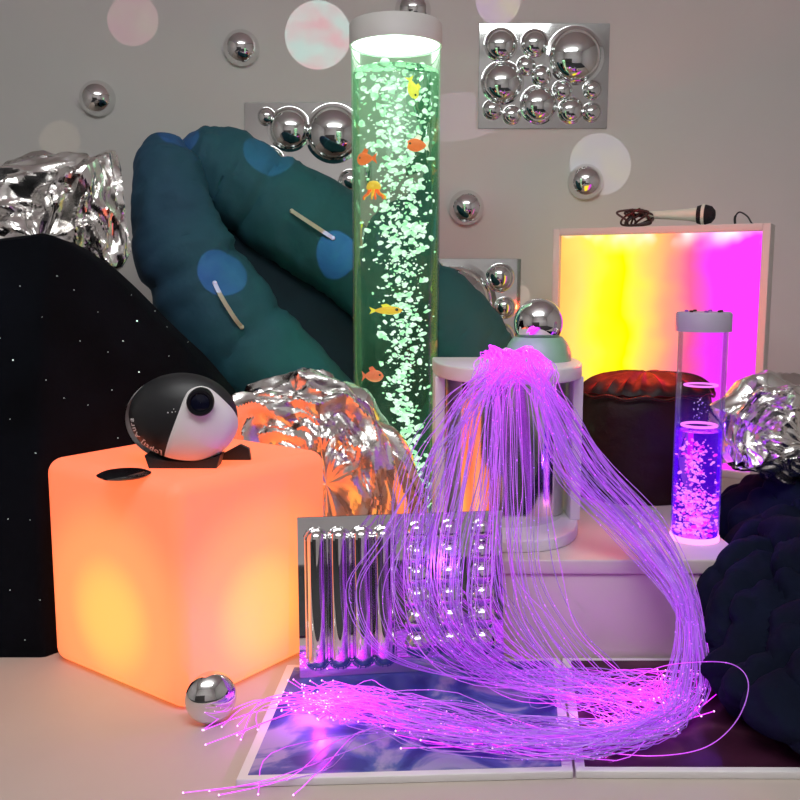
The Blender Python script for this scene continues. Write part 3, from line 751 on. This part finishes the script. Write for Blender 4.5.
flakes(mb, 260, lambda v: (-2 * kx, PH + .012 + (zw - PH - .03) * .45 * v), lambda v: .019, .002, .0065, rnd, SR / 1.4, SX, SYT)
bo = mb.build('bubbles', bubble_material('pink_bubbles', (.95, .06, .70, 1), (1, .55, .92, 1), 1.35), t, smooth=False); bo['kind'] = 'stuff'
mb = MB(); flakes(mb, 40, lambda v: (0, zw + .02 + v * .05), lambda v: .008, .0008, .0025, rnd, SR * .7, SX, SYT)
so = mb.build('splash_drops', bubble_material('violet_drops', (.3, .1, 1, 1), (.8, .5, 1, 1), .8), t, smooth=False); so['kind'] = 'stuff'
point('small_tube_lamp', (SX, SYT - SR - .02, PH + .10), .25, (.30, .05, 1), .02)
point('small_tube_back_lamp', (SX + SR + .02, SYT + .03, PH + .16), .35, (.22, .05, 1), .02)

# ------------------------------------------------------------------ navy quilt heap and right foil
def blob(cps, hw, hh, name, mat, seed, n=120, ns=90, amp=.03, ridge=1):
    pts = crom(cps, n); mb = MB()
    def fn(u, v):
        i = min(n - 1, int(round(v * (n - 1)))); th = 2 * PI * u
        tg = (pts[min(n - 1, i + 1)] - pts[max(0, i - 1)]).normalized()
        a = Vector((1, 0, 0)); b_ = tg.cross(a).normalized()
        if b_.z < 0: b_ = -b_
        endk = min(1, math.sqrt(max(0, 1 - (2 * v - 1) ** 16)) + .02)
        ct, st2 = math.cos(th), math.sin(th)
        n_ = (a * ct + b_ * st2)
        p = pts[i] + a * ct * lerp1(hw, v) * endk + b_ * st2 * lerp1(hh, v) * endk
        q = p * 1.0 + Vector((seed, 0, 0))
        wv = v * 9.5 + .9 * noise.noise(q * 5) + .35 * math.sin(ct * 5 + seed)
        rg = abs(math.sin(PI * wv)) ** .55 - .7
        fold = (1 - abs(noise.noise(Vector((q.x * 7, q.y * 4, q.z * 4))))) ** 7
        fold2 = (1 - abs(noise.noise(Vector((q.x * 18 + 7, q.y * 9, q.z * 9))))) ** 5
        d = rg * amp * .95 + noise.noise(q * 6) * amp * .9 + fbm(q, 22, 2) * amp * .16 - fold * amp * 1.1 - fold2 * amp * .45 + amp * .45 + noise.noise(Vector((q.x * 45, q.y * 11, q.z * 11))) * amp * .16 + .004 * math.sin(q.x * 60 + 4 * noise.noise(q * 8))
        p = p + n_ * d * endk
        return Vector((p.x, p.y, max(p.z, .0005)))
    mb.grid(fn, ns, n - 1, closed_u=True)
    return mb
q_c = [Vector((.935, 2.16, .16)), Vector((.93, 2.04, .175)), Vector((.92, 1.88, .17)), Vector((.865, 1.74, .15)), Vector((.81, 1.57, .10)), Vector((.775, 1.40, .075)), Vector((.80, 1.235, .055))]
mb = blob(q_c, [.17, .19, .195, .25, .26, .235, .19], [.13, .14, .15, .145, .115, .08, .055], 'quilt', M['navy'], 4, n=200, ns=150, amp=.026)
TILE_H = .014
for v in mb.v:
    if v.z < TILE_H + .002 and v.y < 1.71: v.z = TILE_H + .002
quilt = mb
o = mb.build('quilt', M['navy']); tag(o, 'rumpled navy blue puffy quilt piled in ruffles beside the low plinth', 'quilt')
mb = closed_heap([(728, 464), (718, 440), (722, 410), (748, 386), (775, 380), (800, 386), (840, 392), (880, 430), (880, 480), (830, 496), (800, 488), (770, 476), (745, 468)], 1.97, .09, 21, .75, 170, 120, .62)
foilR = mb
o = mb.build('foil_blanket', M['foil'], sharp=math.radians(12)); tag(o, 'crumpled silver foil blanket spread over the top of the navy quilt', 'foil blanket', 'crumpled silver foil blankets')

# ------------------------------------------------------------------ floor tiles with coloured liquid
def liquid(name, c0, c1, c2):
    m, nt, out = newmat(name)
    tc = nd(nt, 'ShaderNodeTexCoord'); nz = nd(nt, 'ShaderNodeTexNoise'); nz.inputs['Scale'].default_value = 9; nz.inputs['Detail'].default_value = 5; nz.inputs['Distortion'].default_value = 1.2
    nt.links.new(tc.outputs['Object'], nz.inputs[0])
    cr = nd(nt, 'ShaderNodeValToRGB'); cr.color_ramp.elements[0].position = .40; cr.color_ramp.elements[0].color = c0; cr.color_ramp.elements[1].position = .62; cr.color_ramp.elements[1].color = c2
    e = cr.color_ramp.elements.new(.52); e.color = c1
    b = nd(nt, 'ShaderNodeBsdfPrincipled'); b.inputs['Roughness'].default_value = .35; b.inputs['Specular IOR Level'].default_value = .18; b.inputs['Coat Weight'].default_value = .03; b.inputs['Coat Roughness'].default_value = .08
    nt.links.new(nz.outputs['Fac'], cr.inputs[0]); nt.links.new(cr.outputs[0], b.inputs['Base Color']); nt.links.new(b.outputs[0], out.inputs[0]); return m
fl = G(236, 788); fr_ = G(573, 779); bl = G(287, 671); br_ = G(560, 664)
rr_ = G(930, 770); rb = G(800, 664)
def quad_tile(a, b_, c, d, name, label, liq, edge):
    t = thing(name, label, 'floor tile', tuple((a + b_ + c + d) / 4), 'liquid floor tiles')
    cen = (a + b_ + c + d) / 4
    mb = MB(); q = [a, b_, c, d]
    mb.add([p + Vector((0, 0, 0)) for p in q] + [p + Vector((0, 0, TILE_H - .001)) for p in q], [[3, 2, 1, 0], [4, 5, 6, 7], [0, 1, 5, 4], [1, 2, 6, 5], [2, 3, 7, 6], [3, 0, 4, 7]])
    mb.build('tile_slab', M['white_plastic'], t, bevel=.002)
    inn = [p + (cen - p).normalized() * edge for p in q]
    mb = MB(); N = 24; ring = []
    def fn(u, v):
        p = inn[0].lerp(inn[1], u).lerp(inn[3].lerp(inn[2], u), v); return Vector((p.x, p.y, TILE_H - .0008))
    mb.grid(fn, N, N); n0 = len(mb.v); mb.build('liquid_pane', liq, t)
quad_tile(fl, fr_, br_, bl, 'liquid_floor_tile', 'flat floor tile with marbled blue liquid under the strand tips, near the cube', liquid('blue_liquid', lin(38, 55, 125), lin(72, 92, 155), lin(150, 150, 180)), .020)
g1 = fr_ + Vector((.004, 0, 0)); g2 = br_ + Vector((.004, 0, 0))
quad_tile(g1, Vector((.80, g1.y - .003, 0)), Vector((.80, g2.y, 0)), g2, 'liquid_floor_tile', 'flat dark wine red floor tile under the edge of the navy quilt', liquid('wine_liquid', (.035, .008, .02, 1), (.05, .012, .03, 1), (.09, .03, .05, 1)), .020)

# ------------------------------------------------------------------ mirror panels
def relief(w_, h_, hfun, mtx, nu, nv, thick=.004):
    mb = MB()
    mb.grid(lambda u, v: mtx @ Vector(((u - .5) * w_, -hfun(u, v), (v - .5) * h_)), nu, nv)
    mb.grid(lambda u, v: mtx @ Vector(((u - .5) * w_, thick, (v - .5) * h_)), 1, 1)
    w1 = nu + 1
    return mb
def dome_h(circs, w_, h_, k=.62):
    def f(u, v):
        x = u * w_; y = (1 - v) * h_; best = 0
        for cx, cy, r in circs:
            d = math.hypot(x - cx, y - cy)
            if d < r: best = max(best, k * math.sqrt(max(0, r * r - d * d)) + .003)
            elif d < r * 1.14: best = max(best, .003 * (1 - (d - r) / (r * .14)))
        return best
    return f
def wall_panel(px0, py0, px1, py1, circs_px, label):
    Y = WY - .0045; a = P(px0, py1, Y); b_ = P(px1, py0, Y); w_ = b_.x - a.x; h_ = b_.z - a.z; k = w_ / (px1 - px0)
    circs = [((cx - px0) * k, (cy - py0) * k, r * k) for cx, cy, r in circs_px]
    mb = relief(w_, h_, dome_h(circs, w_, h_), Matrix.Translation(((a.x + b_.x) / 2, Y, (a.z + b_.z) / 2)), 240, 190)
    o = mb.build('bubble_mirror', M['panel_chrome'], sharp=math.radians(45)); tag(o, label, 'mirror panel', 'bubble mirror panels on the wall'); return o
z1 = [(160, 183, 78), (342, 175, 65), (563, 240, 138), (299, 292, 45), (172, 380, 102), (381, 345, 48), (121, 520, 48), (226, 550, 45), (372, 495, 92), (497, 420, 48), (546, 525, 63), (660, 417, 46), (660, 535, 46)]
wall_panel(478.5, 23.5, 610, 128.5, [(470 + x * .1875, 10 + y * .1875, r * .1875) for x, y, r in z1], 'silver mirror panel with thirteen round bulges, on the wall above the light panel')
wall_panel(246.5, 102.5, 377, 206, [(268, 116, 7.5), (290.5, 128, 19), (334, 132, 25.5), (350, 178, 10), (270, 160, 14), (300, 185, 16)], 'silver bubble mirror panel on the wall behind the teal inflatable and the tall tube')
wall_panel(392, 259, 521, 360, [(500, 277.5, 12.5), (505, 307.5, 9.5), (455, 303, 37), (405, 280, 12), (500, 338, 14), (410, 330, 16)], 'silver bubble mirror panel on the wall lowest, beside the chrome ball')

# standing chrome panel: four upright ribs and three rows of beads
pa = G(300, 678, TILE_H); pb = G(504, 666, TILE_H)
pw_ = (pb - pa).length; yaw = math.atan2(pb.y - pa.y, pb.x - pa.x)
lean = math.radians(-7)
ph_ = .302
mtx = Matrix.Translation((pa + pb) / 2) @ Matrix.Rotation(yaw, 4, 'Z') @ Matrix.Rotation(lean, 4, 'X') @ Matrix.Translation((0, 0, ph_ / 2))
ribs = [.088, .195, .305, .410]
cols = [(.575, .062), (.735, .068), (.895, .064)]; rows = [.12, .265, .40, .54, .68, .83]
def ch(u, v):
    x = u * pw_; y = (1 - v) * ph_; best = 0
    for c_ in ribs:
        r = .0195; dx = abs(x - c_ * pw_)
        y0, y1 = .075 * ph_ + r, .945 * ph_ - r
        dy = max(0, y0 - y, y - y1); d = math.hypot(dx, dy)
        if d < r: best = max(best, .95 * math.sqrt(r * r - d * d) + .002)
        elif d < r * 1.15: best = max(best, .002)
    for c_, rr in cols:
        for k, w_ in enumerate(rows):
            r = rr * pw_ * (.85 + .04 * k); d = math.hypot(x - c_ * pw_, (y - w_ * ph_))
            if d < r: best = max(best, .8 * math.sqrt(r * r - d * d) + .002)
    return best
mb = relief(pw_, ph_, ch, mtx, 260, 190)
o = mb.build('ribbed_mirror', M['chrome'], sharp=math.radians(45)); tag(o, 'chrome panel with upright ribs and columns of beads, propped on the blue floor tile', 'mirror panel')

# ------------------------------------------------------------------ mirror domes on the wall
r_d = pxm(17.3, WY)
def dome_mesh(n=40, m_=14, r=1, k=1):
    return [(r * math.cos(a), r * k * math.sin(a)) for a in [PI / 2 * j / m_ for j in range(m_)]] + [(.0001, r * k)]
spots_px = [(240, 46, 'silver half-ball on the wall directly above the folded end of the teal inflatable'), (95, 97, 'silver half-ball on the wall above the foil blanket on the black starry mound'),
            (413, 8, 'silver half-ball on the wall just above the cap of the tall tube'), (467, 207, 'silver half-ball on the wall just beside the tall tube, at half its height'),
            (587, 181, 'silver half-ball on the wall just under the thirteen-bulge mirror panel')]
proto = None
for px, py, lab in spots_px:
    p = P(px, py, WY - .03); p.y = WY - .001
    if proto is None:
        mb = MB(); mb.lathe(dome_mesh(r=r_d, k=1.0), 48, (0, 0, 0), Matrix.Rotation(PI / 2, 3, 'X'))
        proto = mb.build('mirror_dome', M['chrome'], sharp=math.radians(60)); o = proto
    else:
        o = proto.copy(); C.objects.link(o)
    o.location = p; tag(o, lab, 'mirror half-ball', 'silver half-balls on the wall')
# dome on the floor against the cube
rd = .045; c = G(213, 718); c = Vector((c.x, c.y - .012, .044))
mb = MB(); rm = (Matrix.Rotation(math.radians(28), 3, 'Z') @ Matrix.Rotation(math.radians(82), 3, 'X'))
mb.lathe(dome_mesh(r=rd, k=.72), 48, c, rm)
o = mb.build('mirror_dome', M['chrome'], sharp=math.radians(60)); tag(o, 'silver half-ball standing on the floor against the orange cube', 'mirror half-ball')

# ------------------------------------------------------------------ projector on the cube
PJY = G(190, 466, h_cube).y + .01; pj = P(184, 421, PJY); a_, b_2, T_ = pxm(55.5, PJY), pxm(44.5, PJY), .055; pj.z = max(pj.z, h_cube + b_2 * 1.05 + .006)
t = thing('effect_projector', 'black and white disc shaped effect projector with a round lens on the orange cube', 'projector', (pj.x, pj.y, h_cube))
def face_y(x, z, k=1.0):
    q = 1 - (x / a_) ** 2 - (z / b_2) ** 2
    return -T_ * k * math.sqrt(max(0, q))
mb = MB()   # white rear shell and rim
def rear(u, v):
    th = 2 * PI * u; r = math.sin(v * PI / 2) if v > 0 else 0
    return pj + Vector((-.0065 + a_ * 1.012 * r * math.cos(th), .045 * math.cos(v * PI / 2) + .004, b_2 * 1.012 * r * math.sin(th) - .005))
def rimf(u, v):
    th = 2 * PI * u; r = 1.012 - .03 * v; y = .004 - .012 * v
    return pj + Vector((-.0065 + a_ * r * math.cos(th), y, b_2 * r * math.sin(th) - .005))
mb.grid(rear, 64, 10, closed_u=True); mb.grid(rimf, 64, 3, closed_u=True); mb.build('rear_shell', M['white_plastic'], t, merge=True)
mb = MB()
def blackf(u, v):
    th = 2 * PI * u; r = .985 * math.sin((1 - v) * PI / 2) if v < 1 else .0
    x = a_ * r * math.cos(th) + a_ * .02; z = b_2 * r * math.sin(th) + b_2 * .03
    return pj + Vector((x, face_y(x - a_ * .02, z - b_2 * .03) - .004, z))
mb.grid(blackf, 96, 48, closed_u=True); mb.build('black_faceplate', M['black_plastic'], t, merge=True)['label'] = 'matt black faceplate'
# white hood: wedge from the lower rim widening towards the right, around the lens
def zp(zx, zy): return Vector(((120 + zx * .1625 - 184), -(370 + zy * .1625 - 421))) * (PJY / F)
lens = zp(546, 195)
hood = [zp(285, 552), zp(330, 440), zp(372, 340), zp(408, 250), zp(435, 175), zp(465, 125), zp(520, 103), zp(575, 115), zp(625, 150), zp(680, 205), zp(720, 260), zp(737, 320), zp(733, 385), zp(700, 455), zp(650, 515), zp(590, 560), zp(510, 585), zp(430, 585), zp(350, 572)]
hc = sum(hood, Vector((0, 0))) / len(hood)
mb = MB(); nH = 72
hh = [Vector((p.x, p.y, 0)) for p in hood]; loop = crom(hh + [hh[0]], nH + 1)[:nH]
def hoodf(u, v):
    p = loop[int(round(u * nH)) % nH]; q = Vector((p.x, p.y)).lerp(hc, v)
    y = min(face_y(q.x * .93, q.y * .93), -.012) - .006 - .009 * min(1, v * 5) ** .5
    bump = .012 * math.exp(-((q - lens).length / .02) ** 2)
    if v == 0: y += .012
    return pj + Vector((q.x, y - bump, q.y))
mb.grid(hoodf, nH, 14, closed_u=True); mb.build('white_hood', M['white_plastic'], t, merge=True)['label'] = 'white hood around the lens'
rl = .0225; ly = face_y(lens.x, lens.y) - .018
lm = Matrix.Rotation(PI / 2, 3, 'X') ; lm = Matrix.Rotation(math.radians(10), 3, 'Z') @ lm
lo3 = pj + Vector((lens.x, ly, lens.y))
mb = MB(); mb.lathe([(rl * 1.08, -.02), (rl * 1.08, .010), (rl, .016), (rl * .80, .016), (rl * .72, .012), (.0005, .012)], 40, lo3, lm, caps=False); lb = mb.build('lens_barrel', pbr('lens_black', (.004, .004, .006, 1), .6, 0, .1, 20, spec=.2), t)
mb = MB(); mb.lathe([(rl * .72, .0125), (rl * .5, .0145), (rl * .25, .016), (.0004, .0165)], 40, lo3, lm, caps=False); mb.build('lens_glass', M['lens_glass'], lb)
# lettering along the lower left rim
def text_mesh(ch_):
    cu = bpy.data.curves.new('t', 'FONT'); cu.body = ch_; cu.size = 1; cu.extrude = .02; cu.offset = .022; cu.align_x = 'CENTER'
    ob = bpy.data.objects.new('t', cu); C.objects.link(ob)
    dg = bpy.context.evaluated_depsgraph_get(); me = bpy.data.meshes.new_from_object(ob.evaluated_get(dg))
    vs = [v.co.copy() for v in me.vertices]; fs = [list(p.vertices) for p in me.polygons]
    wd = (max(v.x for v in vs) - min(v.x for v in vs)) if vs else .3
    bpy.data.objects.remove(ob); bpy.data.meshes.remove(me); bpy.data.curves.remove(cu); return vs, fs, wd
word = '[opti] Aura'; size = .0165
glyph = {c_: text_mesh(c_) for c_ in set(word) if c_ != ' '}
adv = [(glyph[c_][2] + .10 if c_ != ' ' else .30) * size for c_ in word]
mb = MB(); rho = .80
th = math.radians(-113)          # starts near the bottom, runs clockwise up the left rim
for c_, ad_ in zip(word, adv):
    ra = math.hypot(a_ * rho * math.sin(th), b_2 * rho * math.cos(th))
    th -= ad_ * .5 / ra
    if c_ != ' ':
        x = a_ * rho * math.cos(th); z = b_2 * rho * math.sin(th)
        tg = Vector((a_ * math.sin(th), 0, -b_2 * math.cos(th))).normalized()      # clockwise direction
        upv = Vector((b_2 * math.cos(th), 0, a_ * math.sin(th))).normalized()       # outward
        vs, fs, wd = glyph[c_]
        vv = []
        for v in vs:
            q = Vector((x, 0, z)) + tg * v.x * size + upv * (v.y - .0) * size
            vv.append(pj + Vector((q.x, face_y(q.x - a_ * .02, q.z - b_2 * .03) - .0085 - v.z * size * .3, q.z)))
        mb.add(vv, fs)
    th -= ad_ * .5 / ra
mb.build('lettering', M['white_letter'], t, smooth=False)['label'] = 'white lettering reading [opti] Aura'
mb = MB()
for k, (zx, zy, r) in enumerate(((347, 261, .0014), (372, 258, .0011), (382, 240, .001), (392, 255, .001))):
    q = zp(zx, zy); mb.sphere(pj + Vector((q.x, face_y(q.x, q.y) - .0055, q.y)), r, 10, 6)
mb.build('indicator_light', M['white_letter'], t)
# stand
mb = MB(); foot0 = G(187, 470, h_cube)
pl = [(-.068, .0), (.052, .0), (.062, .020), (-.058, .02)]
def footf(u, v):
    x = -.062 + .124 * v; ring = [(-.022, 0), (.022, 0), (.022, 1), (-.022, 1)][int(round(u * 4)) % 4]
    h = .012 + .012 * (2 * v - 1) ** 2
    return Vector((pj.x + .003 + x * (1 + .12 * ring[1]), pj.y - .012 + ring[0], h_cube + .0005 + h * ring[1]))
mb.grid(footf, 4, 16, closed_u=True); mb.f.append([0, 1, 2, 3]); mb.f.append([64, 65, 66, 67]); mb.mi += [0, 0]; mb.build('base', M['black_plastic'], t, sharp=math.radians(35))
mb = MB(); mb.prism([(.040, .0), (.115, .0), (.112, .022), (.095, .030)], 0, .012, Matrix.Translation((pj.x, pj.y + .055, h_cube + .0005)) @ Matrix.Rotation(PI / 2, 4, 'X')); mb.build('rear_foot', M['black_plastic'], t)
mb = MB(); mb.tube([(pj.x, pj.y + .01, h_cube + .010), (pj.x, pj.y + .01, pj.z - b_2 + .012)], .012, 12); mb.build('neck', M['black_plastic'], t)

# ------------------------------------------------------------------ fibre optic strands
m, nt, out = newmat('fibre_strand')
at = nd(nt, 'ShaderNodeAttribute'); at.attribute_name = 'glow'
tc = nd(nt, 'ShaderNodeTexCoord'); nz = nd(nt, 'ShaderNodeTexNoise'); nz.inputs['Scale'].default_value = 170; nz.inputs['Detail'].default_value = 1
nt.links.new(tc.outputs['Object'], nz.inputs[0])
gt = nd(nt, 'ShaderNodeMapRange'); gt.inputs['From Min'].default_value = .70; gt.inputs['From Max'].default_value = .74; gt.inputs['To Max'].default_value = 2.2
nt.links.new(nz.outputs['Fac'], gt.inputs[0])
ad = nd(nt, 'ShaderNodeMath', operation='ADD'); nt.links.new(at.outputs['Fac'], ad.inputs[0]); nt.links.new(gt.outputs[0], ad.inputs[1])
cr = nd(nt, 'ShaderNodeValToRGB'); cr.color_ramp.elements[0].color = (.34, .10, .80, 1); cr.color_ramp.elements[1].color = (.78, .01, 1, 1); cr.color_ramp.elements[1].position = .7
e = cr.color_ramp.elements.new(.25); e.color = (.36, .09, .95, 1)
nt.links.new(at.outputs['Fac'], cr.inputs[0])
b = nd(nt, 'ShaderNodeBsdfPrincipled'); b.inputs['Base Color'].default_value = (.40, .26, .58, 1); b.inputs['Roughness'].default_value = .25; b.inputs['Alpha'].default_value = .7
nt.links.new(cr.outputs[0], b.inputs['Emission Color']); nt.links.new(ad.outputs[0], b.inputs['Emission Strength'])
nt.links.new(b.outputs[0], out.inputs[0]); m.cycles.emission_sampling = 'NONE'; M['fibre'] = m
M['tip'] = emit('fibre_tip', (1, .45, 1, 1), 2.5, False)
RF = random.Random(42); U = RF.uniform
def g_(m_, s_): return m_ + s_ * max(-1.8, min(1.8, RF.gauss(0, 1)))
zt_ = zst
def fl_(px, py, h): return G(px, max(py, 670), TILE_H + h)
strands = []
def head(hx, hy):
    x0_ = P(hx, 360, 1.80).x; a = g_(0, 1); b_ = U(0, 1)
    return [Vector((sxc + U(-.008, .008), SY1 - .11, zst + .010 + U(0, .008))), Vector((x0_ + a * .010, SY0 + .075 + U(-.012, .012), zst + .022 + b_ * .020 - abs(a) * .006)),
            Vector((x0_ + a * .018, SY0 + .020, zst + .018 + b_ * .020 - abs(a) * .007)), Vector((x0_ + a * .026, SY0 - .008 - b_ * .008, zst - .004 + b_ * .018 - abs(a) * .004))]
def grpA():
    d = g_(0, 1); o_ = U(-1, 1)
    c_ = head(494, 358) + [P(473 + d * 15, 402 + U(-8, 8), 1.715), P(452 + d * 27 + g_(0, 5), 470, 1.665 - U(0, .02)), P(436 + d * 27 + o_ * 10, 565 + U(-12, 12), 1.55 - U(0, .03)),
         P(446 + d * 24 + o_ * 8, 628 + U(-15, 10), 1.510 - U(0, .03)), fl_(500 + d * 26, 664 + U(-8, 22), U(.004, .05)), fl_(575 + g_(0, 22), 688 + g_(0, 13), U(.003, .04))]
    if RF.random() < .55: c_ += [fl_(630 + g_(0, 22), 700 + g_(0, 17), U(.003, .03)), fl_(672 + g_(0, 18), 690 + g_(0, 20), U(.003, .02))]
    else: c_ += [fl_(640 + g_(0, 22), 705 + g_(0, 15), U(.003, .03)), fl_(640 + g_(0, 22), 735 + g_(0, 8), U(.003, .03)), fl_(560 + g_(0, 30), 744 + g_(0, 10), U(.003, .03)), fl_(430 + g_(0, 40), 730 + g_(0, 14), U(.003, .02))]
    return c_
def grpC():
    d = g_(0, 1)
    return head(510, 357) + [P(512 + d * 15, 402, 1.730), P(512 + d * 19, 490, 1.700 - U(0, .02)), P(512 + d * 22 + U(-10, 10), 570, 1.650 - U(0, .03)), P(535 + d * 24, 625 + U(-8, 8), 1.610 - U(0, .04)),
         fl_(582 + d * 22, 668 + U(-2, 16), U(.004, .04)), fl_(640 + g_(0, 22), 688 + g_(0, 14), U(.003, .03)), fl_(678 + g_(0, 16), 702 + g_(0, 16), U(.003, .02))]
def grpB():
    d = g_(0, 1); q = g_(0, 1)
    c_ = head(528, 355) + [P(548 + d * 8, 398, 1.730), P(583 + d * 15, 468 + q * 6, 1.715), P(640 + d * 13, 530 + q * 8, 1.685), P(681 + d * 7, 590 + q * 8, 1.630 - U(0, .04)), P(691 + d * 7, 640, 1.590 - U(0, .04)),
         fl_(684 + d * 12, 694 + q * 8, U(.004, .03)), fl_(645 + g_(0, 18), 728 + g_(0, 9), U(.003, .04)), fl_(545 + g_(0, 20), 738 + g_(0, 12), U(.003, .04)), fl_(440 + g_(0, 22), 722 + g_(0, 16), U(.003, .035))]
    r = RF.random()
    if r < .86: c_ += [fl_(360 + g_(0, 18), 702 + g_(0, 12), U(.003, .03)), fl_(312 + g_(0, 20), 700 + g_(0, 11), U(.002, .02))]
    elif r < .95: c_ += [fl_(340 + g_(0, 18), 698 + g_(0, 8), U(.003, .02)), fl_(268 + g_(0, 12), 700 + abs(g_(0, 8)), .004), fl_(222 + g_(0, 20), 726 + abs(g_(0, 10)), .0)]
    else: c_ += [fl_(370 + g_(0, 18), 735 + g_(0, 8), U(.003, .02)), fl_(290 + g_(0, 30), 768 + g_(0, 10), .003), fl_(238 + g_(0, 40), 792 + g_(0, 6), -.010)]
    return c_
for k in range(66): strands.append(grpA())
for k in range(26): strands.append(grpC())
for k in range(88): strands.append(grpB())
# loose curls in front of the panel and one wide loop beside the quilt
for k in range(7):
    d = g_(0, 1)
    strands.append(head(488, 360) + [P(440 + d * 8, 455, 1.650), P(392 + d * 10, 535, 1.550), P(362 + d * 14, 590, 1.530), P(380 + d * 10, 645, 1.510), fl_(440 + d * 12, 672, .02), fl_(520, 690 + d * 6, .02), fl_(600, 700, .015)])
strands.append([fl_(600, 700, .02), P(655, 672, 1.52), P(697, 662, 1.44), P(732, 662, 1.37), P(750, 684, 1.32), P(740, 722, 1.29), P(705, 748, 1.29), fl_(655, 756, .008), fl_(600, 752, .006)])
for (x_, y_) in ((695, 700), (714, 690), (705, 712)): strands.append([fl_(600, 720, .02), fl_(640, 735, .015), fl_(680, 722, .012), fl_(x_ + 8, y_, .012)])
t = thing('fibre_optic_spray', 'long violet fibre optic strands spilling from the half-round stand across the floor', 'fibre optic light', (sxc, 1.9, zst))
mb = MB(); hm = Matrix.Rotation(PI / 2, 3, 'X')
mb.lathe([(.001, -.05), (.012, -.05), (.0135, -.04), (.0135, .02), (.011, .03), (.001, .03)], 28, (sxc, SY1 - .12, zst + .0145), hm, caps=False); mb.build('harness', M['white_plastic'], t)
def mk_strand(cps, n, ns):
    cps = [cps[0]] + [Vector(c) + Vector((g_(0, .004), g_(0, .003), g_(0, .002))) * (1 if c.z > .06 else .35) for c in cps[1:]]
    pts = crom(cps, n)
    pts = [Vector((p.x, p.y, max(p.z, .002 + (TILE_H if fl.y < p.y < bl.y and p.x > fl.x - .01 else 0)))) for p in pts]
    return pts
def strand_mesh(list_of_pts, name, kind=None):
    mb = MB(); glow = []
    for pts in list_of_pts:
        n = len(pts); Ltot = 0; cum = [0]
        for a, b_ in zip(pts, pts[1:]): Ltot += (b_ - a).length; cum.append(Ltot)
        o0 = len(mb.v); mb.tube(pts, .0008, 5)
        gb = U(.04, .60)
        for i in range(n):
            dh = cum[i]; de = Ltot - cum[i]
            gg = gb + 1.5 * math.exp(-(dh / .19) ** 2) + 1.2 * math.exp(-(de / .15) ** 2)
            glow += [gg] * 5
        o1 = len(mb.v); mb.sphere(pts[-1], .0016, 8, 5, mi=1); glow += [1] * (len(mb.v) - o1)
    o = mb.build(name, [M['fibre'], M['tip']], t)
    if len(glow) == len(o.data.vertices):
        at = o.data.attributes.new('glow', 'FLOAT', 'POINT'); at.data.foreach_set('value', glow)
    if kind: o['kind'] = kind
    return o
RF.shuffle(strands)
pl_ = [mk_strand(s, 64, 5) for s in strands]
for pts in pl_[:100]: strand_mesh([pts], 'fibre_strand')
strand_mesh(pl_[100:], 'fibre_bundle', 'stuff')
hp = P(508, 352, 1.86)
point('fibre_head_lamp', hp + Vector((0, -.03, .03)), .35, (.75, .05, 1), .01)
point('fibre_pool_lamp', fl_(610, 705, .05), .5, (.75, .05, 1), .02)
point('fibre_tip_lamp', fl_(320, 690, .045), 1.1, (.85, .05, 1), .02)
point('fibre_fall_lamp', P(440, 560, 1.52), .25, (.5, .1, 1), .02)

# ------------------------------------------------------------------ projected discs of coloured light
def disc(px, py, rpx, Y, power, c0, c1, src=(-.15, .25, 1.75), name='effect_spot', scale=1.5):
    tgt = P(px, py, Y); s = Vector(src); d = tgt - s
    l = bpy.data.lights.new(name, 'SPOT'); l.energy = power; l.spot_size = 2 * math.atan(pxm(rpx, Y) / d.length); l.spot_blend = .04; l.shadow_soft_size = .0005
    l.use_nodes = True; nt = l.node_tree; em = nt.nodes['Emission']
    tc = nt.nodes.new('ShaderNodeTexCoord'); nz = nt.nodes.new('ShaderNodeTexNoise'); nz.inputs['Scale'].default_value = scale * 18
    cr = nt.nodes.new('ShaderNodeValToRGB'); cr.color_ramp.elements[0].color = c0; cr.color_ramp.elements[1].color = c1; cr.color_ramp.elements[0].position = .35; cr.color_ramp.elements[1].position = .65
    nt.links.new(tc.outputs['Normal'], nz.inputs[0]); nt.links.new(nz.outputs['Fac'], cr.inputs[0]); nt.links.new(cr.outputs[0], em.inputs['Color'])
    o = bpy.data.objects.new(name, l); C.objects.link(o); o.location = s; o.rotation_euler = d.to_track_quat('-Z', 'Y').to_euler()
DP = 110.0
disc(318, 35, 32, WY, DP * 2.0, (1, .45, .55, 1), (.6, 1, .95, 1), scale=2)
disc(463, 116, 23, WY, DP * .35, (.9, .6, 1, 1), (1, .8, .95, 1), src=(1.9, 2.2, 1.5))
disc(133, 20, 24, WY, DP * .8, (1, .35, .55, 1), (1, .7, .6, 1))
disc(60, 141, 19, WY, DP * .3, (1, .8, .5, 1), (1, .7, .5, 1))
disc(498, 2, 21, WY, DP * 1.2, (.8, .5, 1, 1), (1, .9, .6, 1))
disc(600, 164, 29, WY, DP * 1.0, (.75, .7, 1, 1), (1, .95, .8, 1))
disc(520, 298, 12, WY, DP * .8, (1, .7, .6, 1), (1, .8, .7, 1), src=(.5, .25, 1.6))
disc(222, 272, 24, 2.40, DP * 2.5, (.25, .3, 1, 1), (.35, .5, 1, 1))
disc(337, 256, 20, 2.60, DP * 3.5, (.25, .3, 1, 1), (.3, .4, 1, 1))
disc(268, 150, 24, 2.58, DP * 1.7, (.2, .45, 1, 1), (.3, .5, 1, 1))
disc(178, 132, 20, 2.55, DP * 1.5, (.2, .25, 1, 1), (.3, .3, 1, 1))

# ------------------------------------------------------------------ view
SC.view_settings.view_transform = 'Standard'; SC.view_settings.look = 'None'
SC.view_settings.exposure = 0; SC.view_settings.gamma = 1
